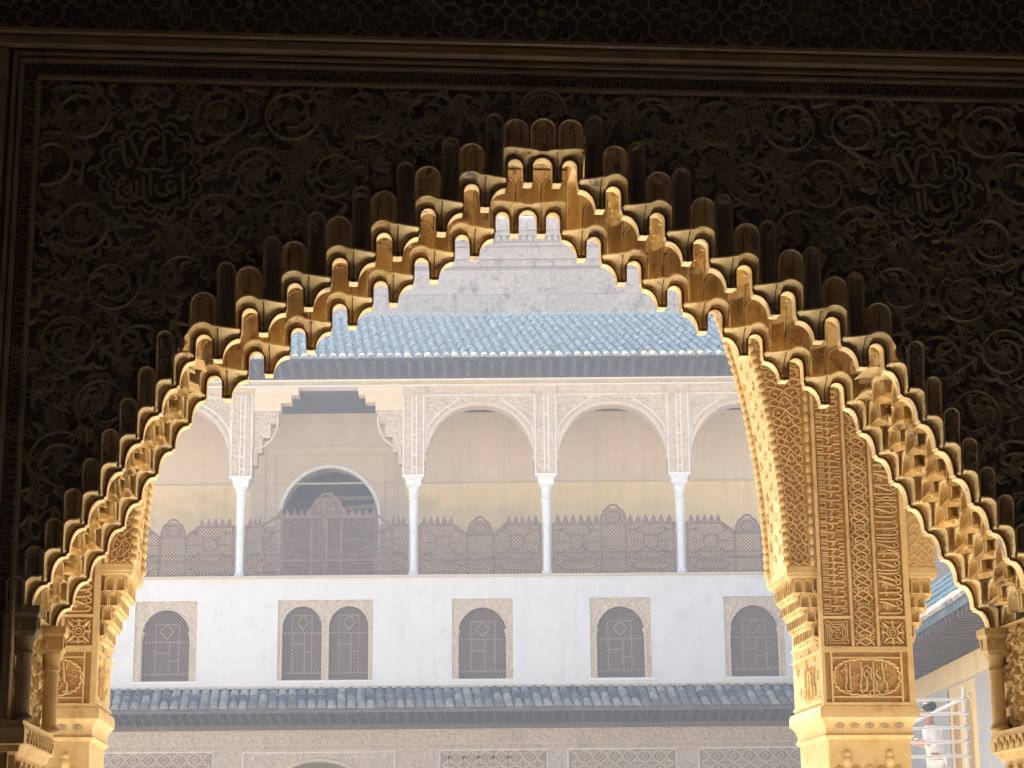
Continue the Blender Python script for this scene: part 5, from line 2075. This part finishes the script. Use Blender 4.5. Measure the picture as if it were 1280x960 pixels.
for a, b in PAN:
    mb = MB()
    mb.quad((a - 0.04, -0.003, 3.2), (b + 0.04, -0.003, 3.2), (b + 0.04, -0.003, 4.45), (a - 0.04, -0.003, 4.45))
    fo('panel_ground', mb.mesh('panel_ground', 0), 'fground')
    mb = MB()
    n = max(3, round((b - a) / 0.345))
    dx = (b - a) / n
    zt = 4.44
    hh = 0.30
    for i in range(n + 1):
        for r in range(4):
            z = zt - r * hh
            x = a + i * dx
            for s in (1, -1):
                if a - 0.01 <= x + s * dx / 2 <= b + 0.01:
                    mb.ribbon([(x, z), (x + s * dx * 0.30, z - hh * 0.22), (x + s * dx * 0.5, z - hh * 0.5), (x + s * dx * 0.30, z - hh * 0.78), (x, z - hh)], 0.05, 0.05, 0, 0.3)
    fo('diamond_lattice', mb, 'fsp')
    for i in range(n):
        for r in range(3):
            fo('diamond_flower', flome, 'fsp', (a + (i + 0.5) * dx, 0, zt - 0.0 - r * hh - 0.0 + (-0.0)), scale=(0.85, 1.6, 0.8))
            if i:
                fo('diamond_flower', flome, 'fsp', (a + i * dx, 0, zt - hh / 2 - r * hh), scale=(0.85, 1.6, 0.8))
    mb = MB()
    mb.ribbon([(a - 0.05, 3.2), (a - 0.05, 4.46), (b + 0.05, 4.46), (b + 0.05, 3.2)], 0.045, 0.035, 0)
    fo('panel_border', mb, 'fline')
# scrolls in the spandrels of the central arch
for s in (1, -1):
    for i, (dx, z, k) in enumerate(((1.42, 4.28, 2.2), (1.15, 4.36, 1.8), (1.52, 4.05, 2.4), (0.85, 4.40, 1.4), (1.60, 3.85, 2.2))):
        o = fo('leaf_scroll', shared('leaf_scroll_far', (lambda q: q.ribbon(curl_path(12, 0.10, 0.4, 5.6), wprof(12, 0.016), 0.014) or q)(MB()), 'fline') if (s, i) == (1, 0) else bpy.data.meshes['leaf_scroll_far'],
               'fline', (AC + s * dx, 0.0, z), (0, i * 1.1, 0), (s * k, 2, k))
    mb = MB()
    mb.ribbon([(AC + s * 1.68, 3.0), (AC + s * 1.68, 4.44), (AC, 4.44)], 0.04, 0.035, 0)
    fo('panel_border', mb, 'fline')

# ------------------------------------------------------------------ stone palace wall behind the roof
SY = 60.0
sw = thing('stone_palace', 'weathered ashlar palace wall with moulded cornice rising behind the tiled roof', 'building', (0, SY, 0))
mb = MB()
mb.box(-40, 40, 0.06, 3.0, 0, 20.35)
obj('wall_core', mb.mesh('wall_core', 0), 'mortar', sw)
mb = MB()
mb.box(8, 40, 0.01, 0.055, 0, 20.3)
obj('stone_facing', mb.mesh('stone_facing', 0), 'stone', sw)
random.seed(17)
z = 17.05
r = 0
while z < 20.2:
    h = 0.80
    x = -9.0 + (r % 2) * 0.7
    while x < 6.2:
        w = random.uniform(1.1, 1.9)
        mb = MB()
        d = random.uniform(0, 0.035)
        mb.sqloft([(w / 2 - 0.008, 0, 0), (w / 2 - 0.008, 0, 0)][:0] or [(w / 2 - 0.007, 0.05, 0.006), (w / 2 - 0.007, 0.05, h - 0.006)], (0, 0))
        obj('stone_block', mb.mesh('stone_block', 0), 'stone', sw, (x + w / 2, 0.05 + d, z))
        x += w
    z += h
    r += 1
for z0, z1, d in ((20.35, 20.55, 0.08), (20.55, 20.68, 0.20), (20.68, 20.95, 0.14), (20.95, 21.05, 0.32), (21.22, 21.36, 0.52), (21.36, 21.75, 0.66)):
    mb = MB()
    mb.box(-40, 40, -d, 3.0, z0, z1 - 0.004)
    obj('cornice_course', mb.mesh('cornice_course', 0), 'stone', sw)
mb = MB()
mb.box(-0.055, 0.055, -0.46, 0.0, 21.05, 21.215)
den = shared('dentil', mb, 'stone', 0)
for i in range(40):
    obj('dentil', den, 'stone', sw, (-4 + i * 0.20, 0, 0))
mb = MB()
mb.box(-40, 40, -0.30, 2.9, 21.05, 21.22)
obj('cornice_bed', mb.mesh('cornice_bed', 0), 'stone', sw)

# ------------------------------------------------------------------ side wing on the right of the courtyard
WX = 7.75
wing = thing('side_wing', 'side wing with dark deep eave, tiled roof and paired arched windows, far right', 'building', (WX, 20, 0))
wy0, wy1 = -8.0, 25.5
wz = 5.32
mb = MB()
W0, W1 = 13.9, 16.1                      # paired windows, along y
mb.quad((0, wy0, 0), (0, W0, 0), (0, W0, wz), (0, wy0, wz))
mb.quad((0, W1, 0), (0, wy1, 0), (0, wy1, wz), (0, W1, wz))
mb.quad((0, W0, 0), (0, W1, 0), (0, W1, 2.6), (0, W0, 2.6))
mb.quad((0, W0, 4.90), (0, W1, 4.90), (0, W1, wz), (0, W0, wz))
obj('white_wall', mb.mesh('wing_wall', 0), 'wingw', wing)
mb = MB()
mb.box(-0.02, 0.02, wy0, wy1, 4.93, wz)
obj('ochre_band', mb.mesh('ochre_band', 0), 'fochre', wing)
fr = tile(-1.1, 1.1, 0, 2.30, [(-0.5, 0.76, 2.05), (0.5, 0.76, 2.05)], 0.02)
wn_ = obj('window', fr.mesh('wing_window', 0), 'fochre', wing, (0, (W0 + W1) / 2, 2.6), (0, 0, -HALF_PI))
for cxx in (-0.5, 0.5):
    pts = [(cxx - 0.38, 0)] + [(cxx - 0.38 * cos(pi * i / 16), 1.67 + 0.38 * sin(pi * i / 16)) for i in range(17)] + [(cxx + 0.38, 0)]
    mb = MB()
    mb.grid([[(q[0], 0.02, q[1]) for q in pts], [(q[0], 0.45, q[1]) for q in pts]])
    obj('reveal', mb, 'fochre', wn_)
    mb = MB()
    mb.ribbon(pts, 0.09, 0.04, 0.02)
    obj('arch_moulding', mb, 'fochre', wn_)
    mb = MB()
    mb.quad((cxx - 0.45, 0.44, 0), (cxx + 0.45, 0.44, 0), (cxx + 0.45, 0.44, 2.2), (cxx - 0.45, 0.44, 2.2))
    obj('pane', mb.mesh('pane', 0), 'fascia', wn_)
    mb = MB()
    bars(mb, [((cxx, 0), (cxx, 2.0)), ((cxx - 0.38, 1.4), (cxx + 0.38, 1.4)), ((cxx - 0.38, 0.7), (cxx + 0.38, 0.7))], 0.36, 0.42, 0.06)
    obj('window_bars', mb.mesh('window_bars', 0), 'lat', wn_)
mb = MB()
mb.box(-1.15, 1.15, -0.10, 0.05, -0.12, 0)
obj('sill', mb.mesh('wing_sill', 0), 'fline', wn_)
# deep eave: soffit boards, beams and roof
ex, ez = -1.15, 5.62
mb = MB()
mb.quad((ex, wy0, ez - 0.12), (ex, wy1, ez - 0.12), (0, wy1, wz + 0.28), (0, wy0, wz + 0.28))
mb.quad((0.001, wy0, wz), (0.001, wy1, wz), (0.001, wy1, 8.5), (0.001, wy0, 8.5))
obj('soffit', mb.mesh('soffit', 0), 'eave', wing)
rb = MB()
rb.v += [(ex + 0.02, -0.05, ez - 0.24), (ex + 0.02, -0.05, ez - 0.125), (0, -0.05, wz + 0.29), (0, -0.05, wz + 0.02), (-0.4, -0.05, wz + 0.06)]
rb.v += [(x, 0.05, z) for x, y, z in rb.v[:5]]
rb.f += [(0, 1, 2, 3, 4), (9, 8, 7, 6, 5)] + [(i, (i + 1) % 5, (i + 1) % 5 + 5, i + 5) for i in range(5)]
rbm = shared('wing_rafter', rb, 'eave', 0)
y = 2.0
while y < wy1:
    obj('wing_rafter', rbm, 'eave', wing, (0, y, 0))
    y += 0.30
wsl = radians(45)
WD = 2.3
mb = MB()
mb.quad((ex, wy0, ez - 0.01), (ex, wy1, ez - 0.01), (ex + WD, wy1, ez + WD * math.tan(wsl)), (ex + WD, wy0, ez + WD * math.tan(wsl)))
mb.quad((ex, wy0, ez - 0.12), (ex, wy1, ez - 0.12), (ex, wy1, ez - 0.01), (ex, wy0, ez - 0.01))
mb.quad((ex + WD, wy0, ez + WD * math.tan(wsl)), (ex + WD, wy1, ez + WD * math.tan(wsl)), (6, wy1, 5), (6, wy0, 5))
obj('roof_slope', mb.mesh('wing_roof', 0), 'tileu', wing)
rest = MB()
base = cover_tile(0.42, 0.094, 0.080, 5)
y = 6.0
i = 0
ca, sa = cos(wsl - 0.035), sin(wsl - 0.035)
while y < 24:
    for c in range(9):
        d = c * 0.36
        px, pz = ex - 0.04 + d * cos(wsl), ez + d * sin(wsl) + random.uniform(-0.004, 0.004)
        if c == 0:
            obj('eave_tile', tue, 'tile', wing, (px, y, pz), (wsl - 0.03, 0, -HALF_PI))
        else:
            n0 = len(rest.v)
            for (vx, vy, vz) in base.v:
                xx, zz = vy * ca - vz * sa, vy * sa + vz * ca
                rest.v.append((px + xx, y - vx, pz + zz))
            rest.f += [tuple(n0 + q for q in f) for f in base.f]
    y += PITCH
    i += 1
o = obj('roof_tiles', rest.mesh('wing_roof_tiles', 60), 'tileu', wing)
o['kind'] = 'stuff'
# ------------------------------------------------------------------ scaffold with white rails and the man at work on it
SY0 = 29.0
sc = thing('scaffold', 'white pipe scaffold with five rails in front of the man in white', 'scaffold', (6.46, SY0, 0))
DZK = 2.38


def pipe(name, a, b, r=0.024, m='pipe'):
    mb = MB()
    mb.tube([a, b], r, 8)
    return obj(name, mb.mesh(name, 50), m, sc)


for x, y, top in ((0, 0, 4.28), (-1.35, 0, 4.28), (0.05, 1.9, 3.5), (-1.35, 1.9, 3.5)):
    pipe('post', (x, y, 0.0), (x, y, top), 0.032)
for z in (4.10, 3.90, 3.70, 3.50, 3.30, 3.0):
    pipe('rail', (0.04, -0.035, z), (-1.40, -0.035, z - 0.02), 0.020)
pipe('brace', (0.0, 0.05, 4.12), (-0.52, 1.2, 3.86), 0.022)
pipe('cable', (-0.40, 1.3, 3.90), (-0.40, 1.3, 4.22), 0.010)
mb = MB()
mb.box(-1.6, 0.12, -0.1, 2.1, DZK - 0.05, DZK)
obj('deck', mb.mesh('deck', 0), 'fgrey', sc)
mb = MB()
mb.v += [(-1.45, 0.35, 3.40), (-0.72, 0.35, 3.48), (-0.72, 1.3, 3.50), (-1.45, 1.3, 3.42), (-1.45, 0.35, 3.44), (-0.72, 0.35, 3.515), (-0.72, 1.3, 3.535), (-1.45, 1.3, 3.46)]
for q in ((0, 1, 5, 4), (1, 2, 6, 5), (2, 3, 7, 6), (3, 0, 4, 7), (4, 5, 6, 7), (3, 2, 1, 0)):
    mb.f.append(q)
obj('work_board', mb.mesh('work_board', 0), 'steel', sc)
for x in (-1.35, -0.85):
    pipe('board_leg', (x, 0.8, DZK), (x, 0.8, 3.44), 0.02)

# ring-shaped tool on the board
mb = MB()
c = (5.775, 29.82, 3.665)
mb.tube([(c[0] + 0.055 * cos(t), c[1], c[2] + 0.055 * sin(t)) for t in [2 * pi * i / 14 for i in range(15)]], 0.013, 6)
mb.tube([(c[0] + 0.01, c[1], c[2] - 0.05), (c[0] + 0.02, c[1], 3.505)], 0.010, 6)
tag(obj('ring_tool', mb, 'hair'), 'small dark ring-shaped tool standing on the board before the man in white', 'tool')


def skin_obj(name, V, E, R, m, parent, sub=2):
    me = bpy.data.meshes.new(name)
    me.from_pydata(V, E, [])
    o = bpy.data.objects.new(name, me)
    COL.objects.link(o)
    o.parent = parent
    md = o.modifiers.new('Skin', 'SKIN')
    md.use_smooth_shade = True
    for i, r in enumerate(R):
        rr = r if isinstance(r, tuple) else (r, r)
        me.skin_vertices[0].data[i].radius = rr
        me.skin_vertices[0].data[i].use_root = (i == 0)
    sb = o.modifiers.new('Sub', 'SUBSURF')
    sb.levels = sub
    sb.render_levels = sub
    me.materials.append(M[m])
    return o


# the man faces -x, bent over his work; local origin between his feet
man = thing('person', 'dark-haired man in white clothes bending over his work behind the rails', 'person', (6.22, 30.0, DZK))
V = [(0.02, 0, 0.93), (0.0, 0, 1.08), (-0.03, 0, 1.24), (-0.05, 0, 1.38), (-0.07, 0, 1.46), (-0.10, 0, 1.55), (-0.115, 0, 1.64), (-0.095, 0, 1.71),      # pelvis .. crown
     (-0.03, -0.10, 0.88), (-0.03, -0.10, 0.50), (0.02, -0.10, 0.10), (-0.06, -0.10, 0.04), (-0.18, -0.10, 0.03),
     (0.03, 0.10, 0.88), (0.02, 0.10, 0.50), (0.07, 0.10, 0.10), (-0.01, 0.10, 0.04), (-0.13, 0.10, 0.03),
     (-0.05, -0.17, 1.36), (-0.05, -0.22, 1.12), (-0.22, -0.17, 1.18), (-0.29, -0.15, 1.20), (-0.36, -0.14, 1.20),
     (-0.05, 0.17, 1.36), (-0.06, 0.22, 1.12), (-0.24, 0.14, 1.17), (-0.31, 0.11, 1.19), (-0.38, 0.10, 1.19),
     (-0.205, 0, 1.60), (-0.36, -0.165, 1.175), (-0.36, -0.115, 1.175), (-0.33, -0.11, 1.225), (-0.38, 0.075, 1.165), (-0.38, 0.125, 1.165), (-0.35, 0.07, 1.215)]
E_ = [(0, 1), (1, 2), (2, 3), (3, 4), (4, 5), (5, 6), (6, 7), (0, 8), (8, 9), (9, 10), (10, 11), (11, 12), (0, 13), (13, 14), (14, 15), (15, 16), (16, 17),
      (3, 18), (18, 19), (19, 20), (20, 21), (21, 22), (3, 23), (23, 24), (24, 25), (25, 26), (26, 27), (6, 28), (21, 29), (21, 30), (21, 31), (26, 32), (26, 33), (26, 34)]
R_ = [0.13, 0.125, 0.14, 0.13, 0.055, 0.085, 0.100, 0.070, 0.085, 0.060, 0.042, 0.045, 0.035, 0.085, 0.060, 0.042, 0.045, 0.035,
      0.055, 0.042, 0.032, 0.034, 0.010, 0.055, 0.042, 0.032, 0.034, 0.010, 0.018, 0.010, 0.010, 0.011, 0.010, 0.010, 0.011]
skin_obj('body', V, E_, R_, 'skin', man)
V = [(0.02, 0, 0.80), (0.01, 0, 0.96), (-0.01, 0, 1.10), (-0.03, 0, 1.24), (-0.05, 0, 1.38), (-0.06, 0, 1.43), (-0.05, -0.17, 1.37), (-0.05, -0.225, 1.13), (-0.13, -0.20, 1.155),
     (-0.05, 0.17, 1.37), (-0.06, 0.225, 1.13), (-0.14, 0.185, 1.15)]
skin_obj('shirt', V, [(0, 1), (1, 2), (2, 3), (3, 4), (4, 5), (4, 6), (6, 7), (7, 8), (4, 9), (9, 10), (10, 11)],
         [0.175, 0.165, 0.155, 0.165, 0.150, 0.085, 0.078, 0.066, 0.058, 0.078, 0.066, 0.058], 'cloth', man)
V = [(0.02, 0, 0.93), (-0.02, -0.10, 0.86), (-0.03, -0.10, 0.50), (0.02, -0.10, 0.09), (0.03, 0.10, 0.86), (0.02, 0.10, 0.50), (0.07, 0.10, 0.09)]
skin_obj('trousers', V, [(0, 1), (1, 2), (2, 3), (0, 4), (4, 5), (5, 6)], [0.15, 0.11, 0.085, 0.07, 0.11, 0.085, 0.07], 'cloth', man)
mb = MB()
rows = []
for i in range(9):
    a = pi * i / 8
    rows.append([(0.112 * sin(a) * cos(2 * pi * k / 16) * 1.08, 0.098 * sin(a) * sin(2 * pi * k / 16), 0.105 * cos(a) + (0.012 * sin(5 * k + i))) for k in range(16)])
mb.grid(rows, True)
obj('hair', mb.mesh('hair', 60), 'hair', man, (-0.072, 0, 1.695), (0, -0.55, 0), (1, 1, 0.86))
mb = MB()
for s in (1, -1):
    mb.dome(0, 0, 0.02, 0.032, 0.02, 0, 8, 3)
for s in (1, -1):
    obj('ear', mb.mesh('ear', 60), 'skin', man, (-0.075, s * 0.090, 1.615), (0, 0, 0 if s < 0 else pi))
for s in (1, -1):
    e = MB()
    e.dome(0, 0, 0.011, 0.007, 0.008, 0, 8, 2)
    obj('eye', e.mesh('eye', 60), 'hair', man, (-0.196, s * 0.036, 1.635), (0, 0, -HALF_PI))
mb = MB()
mb.tube([(0, -0.028, 0), (-0.008, 0, 0), (0, 0.028, 0)], 0.006, 6)
obj('mouth', mb.mesh('mouth', 60), 'red', man, (-0.178, 0, 1.565))
# ------------------------------------------------------------------ sunlit haze in the courtyard air
hz = MB()
hz.box(-230, 230, -220, 230, -1.0, 24.0)
HZO = obj('haze', hz.mesh('haze', 0), bpy.data.materials.new('sunlit_haze'))
HZO['kind'] = 'stuff'
HZO['label'] = 'pale sunlit haze filling the courtyard air'
hm = HZO.data.materials[0]
hm.use_nodes = True
hm.node_tree.nodes.clear()
ho = hm.node_tree.nodes.new('ShaderNodeOutputMaterial')
hv = hm.node_tree.nodes.new('ShaderNodeVolumePrincipled')
hv.inputs['Color'].default_value = (0.70, 0.82, 1.0, 1)
hv.inputs['Density'].default_value = 0.0021
hv.inputs['Anisotropy'].default_value = 0.35
hm.node_tree.links.new(hv.outputs[0], ho.inputs['Volume'])
